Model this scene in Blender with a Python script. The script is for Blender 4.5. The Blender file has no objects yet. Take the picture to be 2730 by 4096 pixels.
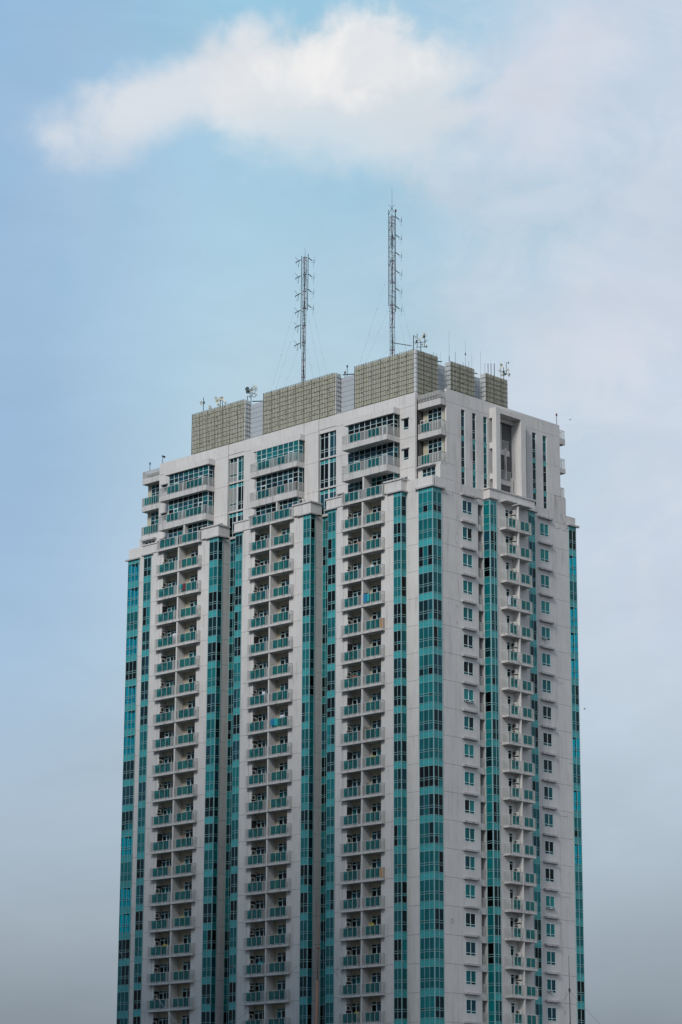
import bpy, math, random
from mathutils import Matrix, Vector
R_ = random.Random(7)
sc = bpy.context.scene
COL = sc.collection
ZJ = 93.9          # height of the tower's main cornice line above the ground

# ------------------------------------------------------------------ camera
TH, PITCH, ROLL = math.radians(44.2516), math.radians(14.8922), math.radians(0.24903)
cam_d = bpy.data.cameras.new('camera'); cam = bpy.data.objects.new('camera', cam_d); COL.objects.link(cam)
cam_d.sensor_fit = 'VERTICAL'; cam_d.sensor_height = 24.0; cam_d.sensor_width = 16.0
cam_d.lens = 24.0 * 10644.95 / 4096.0
cam_d.clip_start = 0.5; cam_d.clip_end = 20000
_r = Vector((math.cos(TH), math.sin(TH), 0)); _f = Vector((-math.sin(TH), math.cos(TH), 0)); _z = Vector((0, 0, 1))
_F = _f * math.cos(PITCH) + _z * math.sin(PITCH); _U = -_f * math.sin(PITCH) + _z * math.cos(PITCH)
_c, _s = math.cos(ROLL), math.sin(ROLL)
X_ = _r * _c + _U * _s; Y_ = -_r * _s + _U * _c; Zb = -_F
cam.matrix_world = Matrix(((X_.x, Y_.x, Zb.x, 199.1636), (X_.y, Y_.y, Zb.y, -219.7702), (X_.z, Y_.z, Zb.z, ZJ - 81.919), (0, 0, 0, 1)))
sc.camera = cam

# ------------------------------------------------------------------ sky and light
SUN_EL, SUN_AZ = math.radians(36), math.radians(-72)     # azimuth in the xy plane, towards the sun
w = bpy.data.worlds.new('World'); sc.world = w; w.use_nodes = True
nt = w.node_tree; nt.nodes.clear()
def N(t, **k):
    n = nt.nodes.new(t)
    for a, b in k.items(): setattr(n, a, b)
    return n
def LK(a, b): nt.links.new(a, b)
def val(x):
    n = N('ShaderNodeValue'); n.outputs[0].default_value = x; return n.outputs[0]
def mth(op, a, b=None, c=None, clamp=False):
    n = N('ShaderNodeMath', operation=op); n.use_clamp = clamp
    for i, q in enumerate((a, b, c)):
        if q is None: continue
        if isinstance(q, (int, float)): n.inputs[i].default_value = q
        else: LK(q, n.inputs[i])
    return n.outputs[0]
def ramp(fac, pts, interp='EASE'):
    n = N('ShaderNodeValToRGB'); cr = n.color_ramp; cr.interpolation = interp
    while len(cr.elements) < len(pts): cr.elements.new(0.5)
    for e, (p, c) in zip(cr.elements, pts):
        e.position = p; e.color = (c[0], c[1], c[2], 1) if not isinstance(c, (int, float)) else (c, c, c, 1)
    LK(fac, n.inputs[0]); return n.outputs[0]
def mixc(f, a, b):
    n = N('ShaderNodeMix', data_type='RGBA')
    (LK(f, n.inputs[0]) if not isinstance(f, (int, float)) else setattr(n.inputs[0], 'default_value', f))
    for s_, q in ((n.inputs[6], a), (n.inputs[7], b)):
        if isinstance(q, tuple): s_.default_value = (*q, 1)
        else: LK(q, s_)
    return n.outputs[2]
sky = N('ShaderNodeTexSky', sky_type='NISHITA'); sky.sun_disc = False
sky.sun_elevation = SUN_EL; sky.sun_rotation = math.radians(90) - SUN_AZ
sky.dust_density = 3.0; sky.air_density = 1.2; sky.ozone_density = 2.0
tc = N('ShaderNodeTexCoord').outputs['Generated']
def vdot(v, d):
    n = N('ShaderNodeVectorMath', operation='DOT_PRODUCT'); LK(v, n.inputs[0]); n.inputs[1].default_value = d
    return n.outputs['Value']
# angles about the tower's direction: az (radians to the right), el (radians up)
fw = vdot(tc, (_f.x, _f.y, 0)); rt = vdot(tc, (_r.x, _r.y, 0)); up = vdot(tc, (0, 0, 1))
az = mth('ARCTAN2', rt, fw); el = mth('ARCSINE', up)
comb = N('ShaderNodeCombineXYZ'); LK(az, comb.inputs[0]); LK(el, comb.inputs[1])
def noise(scale, detail, rough, dist, off=(0, 0, 0), sc3=(1, 1, 1)):
    m = N('ShaderNodeMapping'); LK(comb.outputs[0], m.inputs[0]); m.inputs['Location'].default_value = off; m.inputs['Scale'].default_value = sc3
    n = N('ShaderNodeTexNoise'); LK(m.outputs[0], n.inputs['Vector'])
    n.inputs['Scale'].default_value = scale; n.inputs['Detail'].default_value = detail
    n.inputs['Roughness'].default_value = rough; n.inputs['Distortion'].default_value = dist
    return n.outputs['Fac']
n_edge = noise(22, 5, 0.5, 0.3, (3.1, 1.2, 0)); n_soft = noise(9, 3, 0.5, 0.2, (7, 2, 0), (0.8, 1.2, 1)); n_big = noise(4.5, 3, 0.55, 0.3, (1.7, 5.2, 0))
def blob(a0, e0, ra, re, tilt, lo, hi, nz=0.5, src=None):
    # soft elliptical cloud at azimuth a0, elevation e0 (degrees)
    a = mth('SUBTRACT', az, math.radians(a0)); e = mth('SUBTRACT', el, math.radians(e0))
    t = math.radians(tilt); ct, st = math.cos(t), math.sin(t)
    u = mth('ADD', mth('MULTIPLY', a, ct), mth('MULTIPLY', e, st)); v = mth('SUBTRACT', mth('MULTIPLY', e, ct), mth('MULTIPLY', a, st))
    u = mth('DIVIDE', u, math.radians(ra)); v = mth('DIVIDE', v, math.radians(re))
    d = mth('SQRT', mth('ADD', mth('MULTIPLY', u, u), mth('MULTIPLY', v, v)))
    d = mth('ADD', d, mth('MULTIPLY', mth('SUBTRACT', src or n_edge, 0.5), nz))
    return mth('SUBTRACT', 1.0, ramp_s(d, lo, hi))
def ramp_s(x, lo, hi):
    n = N('ShaderNodeMapRange'); n.interpolation_type = 'SMOOTHSTEP'; LK(x, n.inputs[0])
    n.inputs[1].default_value = lo; n.inputs[2].default_value = hi; n.inputs[3].default_value = 0; n.inputs[4].default_value = 1
    return n.outputs[0]
eln = mth('DIVIDE', el, math.radians(90), clamp=True)
EXPO = 2 ** 0.80
K = 10.0 / EXPO   # cloud and haze values are given as display-linear values and divided by the 0.1 strength
def kc(r, g, b):     # display rgb -> linear, scaled
    f = lambda c: (((c / 255 + 0.055) / 1.055) ** 2.4 if c > 10 else c / 255 / 12.92)
    return tuple(f(q) for q in (r, g, b))
hz = ramp(eln, [(0.0, kc(104, 112, 119)), (0.043, kc(132, 143, 155)), (0.061, kc(152, 164, 176)), (0.0845, kc(172, 186, 199)), (0.109, kc(180, 196, 208)), (0.13, kc(186, 205, 217)), (0.155, kc(190, 209, 221)), (0.2, kc(180, 210, 225)), (0.265, kc(154, 199, 223)), (1.0, kc(146, 190, 218))], 'LINEAR')
sv = N('ShaderNodeVectorMath', operation='SCALE'); LK(hz, sv.inputs[0]); sv.inputs[3].default_value = K
base = mixc(0.94, sky.outputs[0], sv.outputs[0])
# left side a little bluer
lb = ramp_s(mth('MULTIPLY', az, -1.0), math.radians(1.8), math.radians(7.6))
leftmask = mth('MULTIPLY', mth('MULTIPLY', lb, ramp_s(el, math.radians(5), math.radians(15))), 0.70)
blue = tuple(K * q for q in kc(142, 178, 216))
col = mixc(leftmask, base, blue)
# pale lilac overcast to the right
rm = ramp_s(mth('ADD', az, mth('MULTIPLY', mth('SUBTRACT', n_soft, 0.5), 0.12)), math.radians(0.5), math.radians(7.5))
rm = mth('MULTIPLY', mth('MULTIPLY', rm, ramp_s(el, math.radians(6.5), math.radians(13))), 0.85)
col = mixc(rm, col, tuple(K * q for q in kc(200, 211, 226)))
vm = mth('MULTIPLY', ramp_s(n_big, 0.42, 0.7), ramp_s(el, math.radians(9), math.radians(24)))
col = mixc(mth('MULTIPLY', vm, 0.35), col, tuple(K * q for q in kc(200, 208, 220)))
white = tuple(K * q for q in kc(243, 242, 241))
n_f = noise(55, 7, 0.55, 0.25, (2.3, 8.1, 0)); n_m = noise(26, 6, 0.55, 0.4, (4.4, 1.9, 0))
n_mix = mth('ADD', mth('MULTIPLY', n_f, 0.45), mth('MULTIPLY', n_m, 0.55))
c_b = blob(0.0, 23.85, 3.5, 1.65, 3, 0.6, 1.2, 1.7, n_mix)
c_core = blob(0.2, 24.5, 2.1, 1.05, 4, 0.5, 1.1, 2.0, n_mix)
c_tail = blob(1.5, 23.1, 2.2, 1.35, -12, 0.1, 1.25, 2.0, n_mix)
c_l = blob(-3.9, 23.7, 3.9, 1.15, 21, 0.4, 1.15, 1.7, n_mix)
c_r = blob(4.3, 23.7, 1.9, 3.0, -38, 0.1, 1.3, 2.2, n_m)
c_r2 = blob(5.8, 18.8, 3.0, 2.2, 10, 0.0, 1.4, 2.4, n_m)
under = mth('SUBTRACT', el, mth('MULTIPLY', az, 0.18))       # undersides dissolve into the haze
f_lo = ramp_s(under, math.radians(21.2), math.radians(24.3))
c_b = mth('MULTIPLY', c_b, f_lo); c_core = mth('MULTIPLY', c_core, ramp_s(el, math.radians(22.2), math.radians(24.2)))
c_l = mth('MULTIPLY', c_l, ramp_s(mth('SUBTRACT', el, mth('MULTIPLY', az, 0.38)), math.radians(23.1), math.radians(25.2)))
wisps = ramp_s(noise(20, 7, 0.62, 0.9, (12.1, 3.3, 0), (1.0, 1.5, 1)), 0.42, 0.66)
col = mixc(mth('MULTIPLY', mth('MULTIPLY', mth('MULTIPLY', wisps, ramp_s(el, math.radians(10), math.radians(16))), ramp_s(az, math.radians(-1), math.radians(5))), 0.32), col, tuple(K * q for q in kc(222, 224, 232)))
col = mixc(mth('MULTIPLY', c_r, 0.75), col, tuple(K * q for q in kc(216, 219, 230)))
col = mixc(mth('MULTIPLY', c_r2, 0.5), col, tuple(K * q for q in kc(214, 217, 229)))
col = mixc(mth('MULTIPLY', c_l, 0.9), col, tuple(K * q for q in kc(220, 224, 230)))
col = mixc(mth('MULTIPLY', c_tail, 0.5), col, tuple(K * q for q in kc(220, 223, 228)))
col = mixc(mth('MULTIPLY', c_b, 0.9), col, tuple(K * q for q in kc(224, 227, 231)))
n_in = ramp_s(noise(34, 6, 0.6, 0.7, (5.5, 6.6, 0)), 0.32, 0.62)
core_c = mixc(n_in, tuple(K * q for q in kc(226, 229, 233)), white)
col = mixc(mth('MULTIPLY', c_core, 0.92), col, core_c)
haz = noise(14, 6, 0.6, 0.6, (9.3, 4.4, 0), (0.7, 1.6, 1))
hv = mth('ADD', 1.0, mth('MULTIPLY', mth('SUBTRACT', haz, 0.5), 0.24))
sv2 = N('ShaderNodeVectorMath', operation='SCALE'); LK(col, sv2.inputs[0]); LK(hv, sv2.inputs[3]); col = sv2.outputs[0]
bg = N('ShaderNodeBackground'); bg.inputs['Strength'].default_value = 0.1; LK(col, bg.inputs['Color'])
wo = N('ShaderNodeOutputWorld'); LK(bg.outputs[0], wo.inputs['Surface'])

sd = bpy.data.lights.new('sun', 'SUN'); sd.energy = 1.5; sd.angle = math.radians(18); sd.color = (1.0, 0.97, 0.93)
sun = bpy.data.objects.new('sun', sd); COL.objects.link(sun)
sdir = Vector((math.cos(SUN_AZ) * math.cos(SUN_EL), math.sin(SUN_AZ) * math.cos(SUN_EL), math.sin(SUN_EL)))
sun.rotation_euler = sdir.to_track_quat('Z', 'Y').to_euler(); sun.location = (0, -100, 200)
sc.view_settings.view_transform = 'Standard'; sc.view_settings.look = 'None'
sc.view_settings.exposure = 0.80; sc.view_settings.gamma = 1.0; sc.view_settings.use_curve_mapping = False
sc.render.engine = 'CYCLES'; sc.cycles.max_bounces = 6; sc.cycles.transparent_max_bounces = 12

# ------------------------------------------------------------------ materials
MATS = {}
def base_mat(name, color, rough=0.8, spec=0.3, metal=0.0):
    m = bpy.data.materials.new(name); m.use_nodes = True; b = m.node_tree.nodes['Principled BSDF']
    b.inputs['Base Color'].default_value = (*color, 1); b.inputs['Roughness'].default_value = rough
    b.inputs['Specular IOR Level'].default_value = spec; b.inputs['Metallic'].default_value = metal
    MATS[name] = m; return m, b
def stained(name, color, dark, rough=0.85, streak=0.5, speck=0.3, seed=0.0):
    m, b = base_mat(name, color, rough); t = m.node_tree; n = t.nodes; l = t.links
    g = n.new('ShaderNodeNewGeometry')
    def nz(scale, sc3, det=4, ro=0.6):
        mp = n.new('ShaderNodeMapping'); mp.inputs['Scale'].default_value = sc3; mp.inputs['Location'].default_value = (seed, seed * 2, 0)
        l.new(g.outputs['Position'], mp.inputs[0]); q = n.new('ShaderNodeTexNoise'); l.new(mp.outputs[0], q.inputs['Vector'])
        q.inputs['Scale'].default_value = scale; q.inputs['Detail'].default_value = det; q.inputs['Roughness'].default_value = ro
        return q.outputs['Fac']
    def mr(x, a, b_, c=0, d=1):
        q = n.new('ShaderNodeMapRange'); l.new(x, q.inputs[0])
        for i, v in enumerate((a, b_, c, d)): q.inputs[i + 1].default_value = v
        return q.outputs[0]
    def mm(op, a, b_):
        q = n.new('ShaderNodeMath'); q.operation = op
        for i, v in enumerate((a, b_)):
            if isinstance(v, (int, float)): q.inputs[i].default_value = v
            else: l.new(v, q.inputs[i])
        return q.outputs[0]
    s1 = mr(nz(1.0, (2.6, 2.6, 0.22), 5, 0.65), 0.52, 0.78)
    s2 = mr(nz(0.35, (1, 1, 1), 4, 0.6), 0.35, 0.75)
    s3 = mr(nz(5.0, (1, 1, 1), 3, 0.7), 0.62, 0.74)
    f = mm('ADD', mm('ADD', mm('MULTIPLY', s1, streak), mm('MULTIPLY', s2, 0.25)), mm('MULTIPLY', s3, speck))
    f = mm('MINIMUM', f, 1.0)
    mx = n.new('ShaderNodeMix'); mx.data_type = 'RGBA'; l.new(f, mx.inputs[0]); mx.inputs[6].default_value = (*color, 1); mx.inputs[7].default_value = (*dark, 1)
    l.new(mx.outputs[2], b.inputs['Base Color'])
    bp = n.new('ShaderNodeBump'); bp.inputs['Strength'].default_value = 0.25; bp.inputs['Distance'].default_value = 0.02
    l.new(nz(9.0, (1, 1, 1)), bp.inputs['Height']); l.new(bp.outputs[0], b.inputs['Normal'])
    return m
stained('plaster', (0.60, 0.575, 0.555), (0.34, 0.325, 0.31), streak=0.6, speck=0.3)
stained('plaster_worn', (0.57, 0.545, 0.53), (0.25, 0.235, 0.225), streak=0.8, speck=0.55, seed=3)
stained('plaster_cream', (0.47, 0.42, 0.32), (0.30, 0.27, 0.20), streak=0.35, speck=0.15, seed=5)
stained('slab_edge', (0.54, 0.52, 0.505), (0.20, 0.19, 0.18), streak=0.9, speck=0.5, seed=9)
stained('cornice', (0.46, 0.45, 0.45), (0.12, 0.115, 0.11), streak=0.9, speck=0.6, seed=12)
stained('asphalt', (0.06, 0.06, 0.06), (0.03, 0.03, 0.03))
stained('roof_felt', (0.25, 0.24, 0.23), (0.12, 0.12, 0.12))
base_mat('joint', (0.10, 0.10, 0.10), 0.9)
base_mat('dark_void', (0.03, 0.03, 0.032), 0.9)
base_mat('frame_white', (0.52, 0.64, 0.64), 0.5)
base_mat('frame_teal', (0.24, 0.42, 0.43), 0.4)
base_mat('rail_white', (0.50, 0.49, 0.47), 0.5)
stained('rail_rust', (0.40, 0.22, 0.10), (0.12, 0.06, 0.03), streak=1.0)
base_mat('ac_white', (0.62, 0.61, 0.55), 0.6)
base_mat('ac_dark', (0.05, 0.05, 0.055), 0.6)
base_mat('metal_dark', (0.018, 0.035, 0.033), 0.5, 0.5, 0.3)
base_mat('mast_red', (0.11, 0.03, 0.028), 0.6)
base_mat('mast_white', (0.12, 0.14, 0.14), 0.6)
base_mat('wire', (0.22, 0.25, 0.27), 0.6)
base_mat('dish_white', (0.62, 0.62, 0.52), 0.6)
base_mat('dish_grey', (0.10, 0.14, 0.15), 0.6)
stained('screen_slat', (0.50, 0.485, 0.405), (0.29, 0.285, 0.21), streak=0.6, speck=0.3, seed=20)
stained('screen_frame', (0.11, 0.108, 0.07), (0.055, 0.058, 0.04), streak=0.7, seed=23)
stained('screen_pale', (0.55, 0.57, 0.57), (0.28, 0.29, 0.29), streak=0.5, speck=0.5, seed=25)
stained('screen_back', (0.22, 0.22, 0.2), (0.12, 0.12, 0.1))
stained('metal_panel', (0.40, 0.43, 0.46), (0.28, 0.30, 0.32), streak=0.4, speck=0.1, seed=31)
base_mat('rust', (0.10, 0.05, 0.03), 0.85)
base_mat('bird', (0.04, 0.04, 0.04), 0.8)
for nm, c in (('cloth_blue', (0.02, 0.20, 0.38)), ('cloth_red', (0.16, 0.03, 0.035)), ('cloth_white', (0.6, 0.62, 0.68)), ('cloth_orange', (0.22, 0.09, 0.06)), ('cloth_teal', (0.03, 0.35, 0.38)), ('cloth_yellow', (0.45, 0.36, 0.04)), ('plant', (0.04, 0.09, 0.03)), ('chair_plastic', (0.05, 0.12, 0.2))):
    base_mat(nm, c, 0.9)
base_mat('chair_dark', (0.03, 0.035, 0.04), 0.7)
def glass_mat(name, color, fold=0.0, rough=0.12, spec=0.14):
    m, b = base_mat(name, color, rough, spec); t = m.node_tree; n = t.nodes; l = t.links
    g = n.new('ShaderNodeNewGeometry')
    mp = n.new('ShaderNodeMapping'); mp.inputs['Scale'].default_value = (6.0, 6.0, 0.05); l.new(g.outputs['Position'], mp.inputs[0])
    q = n.new('ShaderNodeTexNoise'); q.inputs['Scale'].default_value = 1.6; q.inputs['Detail'].default_value = 2; l.new(mp.outputs[0], q.inputs['Vector'])
    q2 = n.new('ShaderNodeTexNoise'); q2.inputs['Scale'].default_value = 0.45; q2.inputs['Detail'].default_value = 3; l.new(g.outputs['Position'], q2.inputs['Vector'])
    a = n.new('ShaderNodeMapRange'); l.new(q.outputs['Fac'], a.inputs[0]); a.inputs[1].default_value = 0.3; a.inputs[2].default_value = 0.7
    a.inputs[3].default_value = 1 - fold; a.inputs[4].default_value = 1 + fold
    c2 = n.new('ShaderNodeMapRange'); l.new(q2.outputs['Fac'], c2.inputs[0]); c2.inputs[1].default_value = 0.3; c2.inputs[2].default_value = 0.7
    c2.inputs[3].default_value = 0.82; c2.inputs[4].default_value = 1.18
    mu = n.new('ShaderNodeMath'); mu.operation = 'MULTIPLY'; l.new(a.outputs[0], mu.inputs[0]); l.new(c2.outputs[0], mu.inputs[1])
    v = n.new('ShaderNodeVectorMath'); v.operation = 'SCALE'; v.inputs[0].default_value = color; l.new(mu.outputs[0], v.inputs[3])
    l.new(v.outputs[0], b.inputs['Base Color'])
    b.inputs['IOR'].default_value = 1.5
    return m
glass_mat('spandrel', (0.030, 0.28, 0.29), 0.06, 0.25, 0.4)
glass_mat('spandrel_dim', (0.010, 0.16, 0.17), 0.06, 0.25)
glass_mat('g_curtain', (0.003, 0.096, 0.108), 0.35)
glass_mat('g_curtain2', (0.005, 0.14, 0.15), 0.3)
glass_mat('g_blue', (0.006, 0.045, 0.068), 0.35)
glass_mat('g_deep', (0.002, 0.018, 0.024), 0.3)
glass_mat('g_black', (0.0008, 0.002, 0.003), 0.2)
glass_mat('g_blind', (0.012, 0.19, 0.19), 0.12)
def clear_mat(name, tcol, dcol, mixd):
    m = bpy.data.materials.new(name); m.use_nodes = True; t = m.node_tree; n = t.nodes; n.clear(); l = t.links
    o = n.new('ShaderNodeOutputMaterial'); tr = n.new('ShaderNodeBsdfTransparent'); tr.inputs[0].default_value = (*tcol, 1)
    pr = n.new('ShaderNodeBsdfPrincipled'); pr.inputs['Base Color'].default_value = (*dcol, 1); pr.inputs['Roughness'].default_value = 0.15
    mx = n.new('ShaderNodeMixShader'); mx.inputs[0].default_value = mixd
    l.new(tr.outputs[0], mx.inputs[1]); l.new(pr.outputs[0], mx.inputs[2]); l.new(mx.outputs[0], o.inputs[0]); MATS[name] = m
clear_mat('g_clear', (0.05, 0.62, 0.68), (0.02, 0.12, 0.12), 0.12)
clear_mat('rail_glass', (0.24, 0.62, 0.62), (0.02, 0.17, 0.175), 0.34)
def M(n): return MATS[n]

# ------------------------------------------------------------------ mesh helpers
BF = ((0, 3, 2, 1), (4, 5, 6, 7), (0, 1, 5, 4), (1, 2, 6, 5), (2, 3, 7, 6), (3, 0, 4, 7))
class MB:
    def __init__(s): s.v = []; s.f = []; s.m = []; s.mats = []; s.smooth = []
    def mi(s, m):
        if m not in s.mats: s.mats.append(m)
        return s.mats.index(m)
    def box(s, x0, x1, y0, y1, z0, z1, m):
        if x0 > x1: x0, x1 = x1, x0
        if y0 > y1: y0, y1 = y1, y0
        if z0 > z1: z0, z1 = z1, z0
        b = len(s.v); s.v += [(x0, y0, z0), (x1, y0, z0), (x1, y1, z0), (x0, y1, z0), (x0, y0, z1), (x1, y0, z1), (x1, y1, z1), (x0, y1, z1)]
        i = s.mi(m)
        for f in BF: s.f.append(tuple(b + q for q in f)); s.m.append(i); s.smooth.append(False)
        return s
    def tube(s, p, q, r, m, n=6, r2=None, smooth=True):
        p, q = Vector(p), Vector(q); d = (q - p)
        if d.length < 1e-6: return s
        d.normalize(); a = d.orthogonal().normalized(); b2 = d.cross(a); r2 = r if r2 is None else r2
        b = len(s.v); i = s.mi(m)
        for c, rr in ((p, r), (q, r2)):
            for k in range(n):
                t = 2 * math.pi * k / n; s.v.append(tuple(c + a * (rr * math.cos(t)) + b2 * (rr * math.sin(t))))
        for k in range(n):
            s.f.append((b + k, b + (k + 1) % n, b + n + (k + 1) % n, b + n + k)); s.m.append(i); s.smooth.append(smooth)
        s.f.append(tuple(b + n - 1 - k for k in range(n))); s.f.append(tuple(b + n + k for k in range(n))); s.m += [i, i]; s.smooth += [False, False]
        return s
    def lathe(s, c, axis, prof, m, n=14):
        # prof: list of (distance along axis, radius)
        c = Vector(c); d = Vector(axis).normalized(); a = d.orthogonal().normalized(); b2 = d.cross(a); b = len(s.v); i = s.mi(m)
        for (h, r) in prof:
            for k in range(n):
                t = 2 * math.pi * k / n; s.v.append(tuple(c + d * h + a * (r * math.cos(t)) + b2 * (r * math.sin(t))))
        for j in range(len(prof) - 1):
            for k in range(n):
                s.f.append((b + j * n + k, b + j * n + (k + 1) % n, b + (j + 1) * n + (k + 1) % n, b + (j + 1) * n + k)); s.m.append(i); s.smooth.append(True)
        return s
    def mesh(s, name, org):
        me = bpy.data.meshes.new(name); o = Vector(org)
        me.from_pydata([(x - o.x, y - o.y, z - o.z) for x, y, z in s.v], [], s.f)
        for m in s.mats: me.materials.append(M(m))
        me.polygons.foreach_set('material_index', s.m); me.polygons.foreach_set('use_smooth', s.smooth); me.update()
        return me
    def org(s):
        xs, ys, zs = zip(*s.v); return Vector(((min(xs) + max(xs)) / 2, (min(ys) + max(ys)) / 2, min(zs)))
ABS = {}
def link(o, parent, pos):
    COL.objects.link(o); ABS[o.name] = Vector(pos)
    if parent is not None:
        o.parent = parent; o.location = Vector(pos) - ABS[parent.name]
    else: o.location = Vector(pos)
    return o
def tag(o, label=None, cat=None, group=None, kind=None):
    for k, v in (('label', label), ('category', cat), ('group', group), ('kind', kind)):
        if v: o[k] = v
    return o
def build(mb, name, parent=None, pos=None):
    g = mb.org() if pos is None else Vector(pos)
    g2 = g.copy()
    return link(bpy.data.objects.new(name, mb.mesh(name, g)), parent, g2)
def empty(name, pos, parent=None):
    o = bpy.data.objects.new(name, None); o.empty_display_size = 0.5; return link(o, parent, pos)
class Tpl:      # one mesh shared by all floors
    def __init__(s, mb, name): s.g = mb.org(); s.me = mb.mesh(name, s.g); s.name = name
    def put(s, parent, dz=0, name=None, off=(0, 0, 0)):
        return link(bpy.data.objects.new(name or s.name, s.me), parent, s.g + Vector((off[0], off[1], off[2] + dz)))
# pieces that can outnumber 300: collected, then the largest in view become objects and the rest one joined part
PIECES = {}
MESHC = {}
def piece(name, box, mat, parent, pri, joinparent=None):
    PIECES.setdefault(name, []).append((pri, len(PIECES.get(name, [])), box, mat, parent))
def flush_pieces(tower, limit=290):
    for name, L in PIECES.items():
        L.sort(key=lambda q: (-q[0], q[1]))
        for pri, _, b, mat, par in L[:limit]:
            d = tuple(round(b[2 * i + 1] - b[2 * i], 3) for i in range(3)); key = (name, d, mat)
            g = Vector(((b[0] + b[1]) / 2, (b[2] + b[3]) / 2, b[4]))
            if key not in MESHC:
                MESHC[key] = MB().box(-d[0] / 2, d[0] / 2, -d[1] / 2, d[1] / 2, 0, d[2], mat).mesh(name, (0, 0, 0))
            link(bpy.data.objects.new(name, MESHC[key]), par, g)
        if len(L) > limit:
            mb = MB()
            for pri, _, b, mat, par in L[limit:]: mb.box(*b, mat)
            o = build(mb, name, tower); o['kind'] = 'stuff'

# facade frames: 'L' faces -Y (a = x, e = distance out of the plane y=0); 'R' faces +X (a = y-0.2, plane x=-0.2)
def fb(F, a0, a1, e0, e1, z0, z1):
    if F == 'L': return (a0, a1, -e1, -e0, z0, z1)
    if F == 'R': return (e0 - 0.2, e1 - 0.2, a0 + 0.2, a1 + 0.2, z0, z1)
    xs = F[1]                                     # ('S', x): side face towards +X at x
    return (xs + e0, xs + e1, a0, a1, z0, z1)
Zk = lambda k: ZJ - 3.2 * k

tower = empty('apartment_tower', (-26, 12, 0))
tag(tower, 'tall grey apartment tower with teal glass strips and stacked balconies', 'tower')

# ------------------------------------------------------------------ ground
g = MB(); g.box(-6000, 6000, -6000, 6000, -0.5, 0.0, 'asphalt'); tag(build(g, 'ground', None, (0, 0, 0)), kind='structure')

KMAX = 20
nb = empty('shade_block', (-5, -118, 0)); tag(nb, 'unseen high-rise shaped block added left of the view to shade the tower', 'shade block')  # unseen block, added so the tower darkens towards its foot
def shade_block_part(b, name, mat): mb = MB(); [mb.box(*q, mat) for q in b]; return build(mb, name, nb)
shade_block_part([(-52, 42, -130, -108, 0, 141)], 'wall', 'plaster'); shade_block_part([(-53, 43, -131, -107, 141, 142.5)], 'roof', 'slab_edge')
for i in range(42): shade_block_part([(-52 + 2, 40, -107.96, -107.9, 6 + i * 3.2, 7.7 + i * 3.2)], 'window_band', 'g_deep'); shade_block_part([(42.0, 42.06, -128, -110, 6 + i * 3.2, 7.7 + i * 3.2)], 'window_band', 'g_deep')
# ------------------------------------------------------------------ core masses (dark joint colour, just behind the panels)
def core(name, boxes, mat='joint'):
    mb = MB()
    for b in boxes: mb.box(*b, mat)
    return build(mb, name, tower)
ZB = Zk(KMAX)
T = 0.30
# P0 body behind the whole, set back behind the front panels; west and east corner bays left hollow
core('core', [(-50.9, -2.4, T, 23.0, ZB, ZJ + 1.2), (-50.9, -2.35, 23.0, 24.2, ZB, ZJ + 0.9),
              (-2.4, -0.5, 1.7, 23.0, ZB, ZJ + 1.2),
              (-49.0, -35.75, -0.15, T, ZB, ZJ), (-31.8, -19.55, -0.15, T, ZB, ZJ), (-15.9, -4.7, -0.15, T, ZB, ZJ)] if False else
     [(-50.9, -1.5, 1.8, 23.2, ZB, ZJ + 1.2),
      (-49.0, -45.6, -0.55, 1.8, ZB, ZJ), (-45.6, -38.9, 0.32, 1.8, ZB, ZJ), (-38.9, -36.9, -0.55, 1.8, ZB, ZJ), (-36.9, -35.7, -0.55, 1.8, ZB, ZJ),
      (-31.9, -28.95, -0.55, 1.8, ZB, ZJ), (-28.9, -22.7, 0.32, 1.8, ZB, ZJ), (-22.7, -19.5, -0.55, 1.8, ZB, ZJ),
      (-15.9, -13.2, -0.55, 1.8, ZB, ZJ), (-13.2, -7.5, 0.32, 1.8, ZB, ZJ), (-7.5, -4.65, -0.55, 1.8, ZB, ZJ),
      (-4.65, -0.5, 0.3, 7.6, ZB, ZJ + 1.0), (-1.5, -0.5, 9.0, 24.4, ZB, ZJ + 1.0),
      (-0.5, 0.45, 9.1, 17.0, ZB, ZJ)])
# plain lower storeys, below the picture
low = MB()
low.box(-53.1, -0.2, 0.0, 25.97, 0, ZB, 'plaster')
for a, b in ((-49.2, -35.38), (-32.2, -19.2), (-16.25, -4.35)): low.box(a, b, -0.85, 0.0, 0, ZB, 'plaster')
low.box(-0.2, 0.75, 8.96, 17.15, 0, ZB, 'plaster')
build(low, 'lower_storeys', tower)

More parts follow.
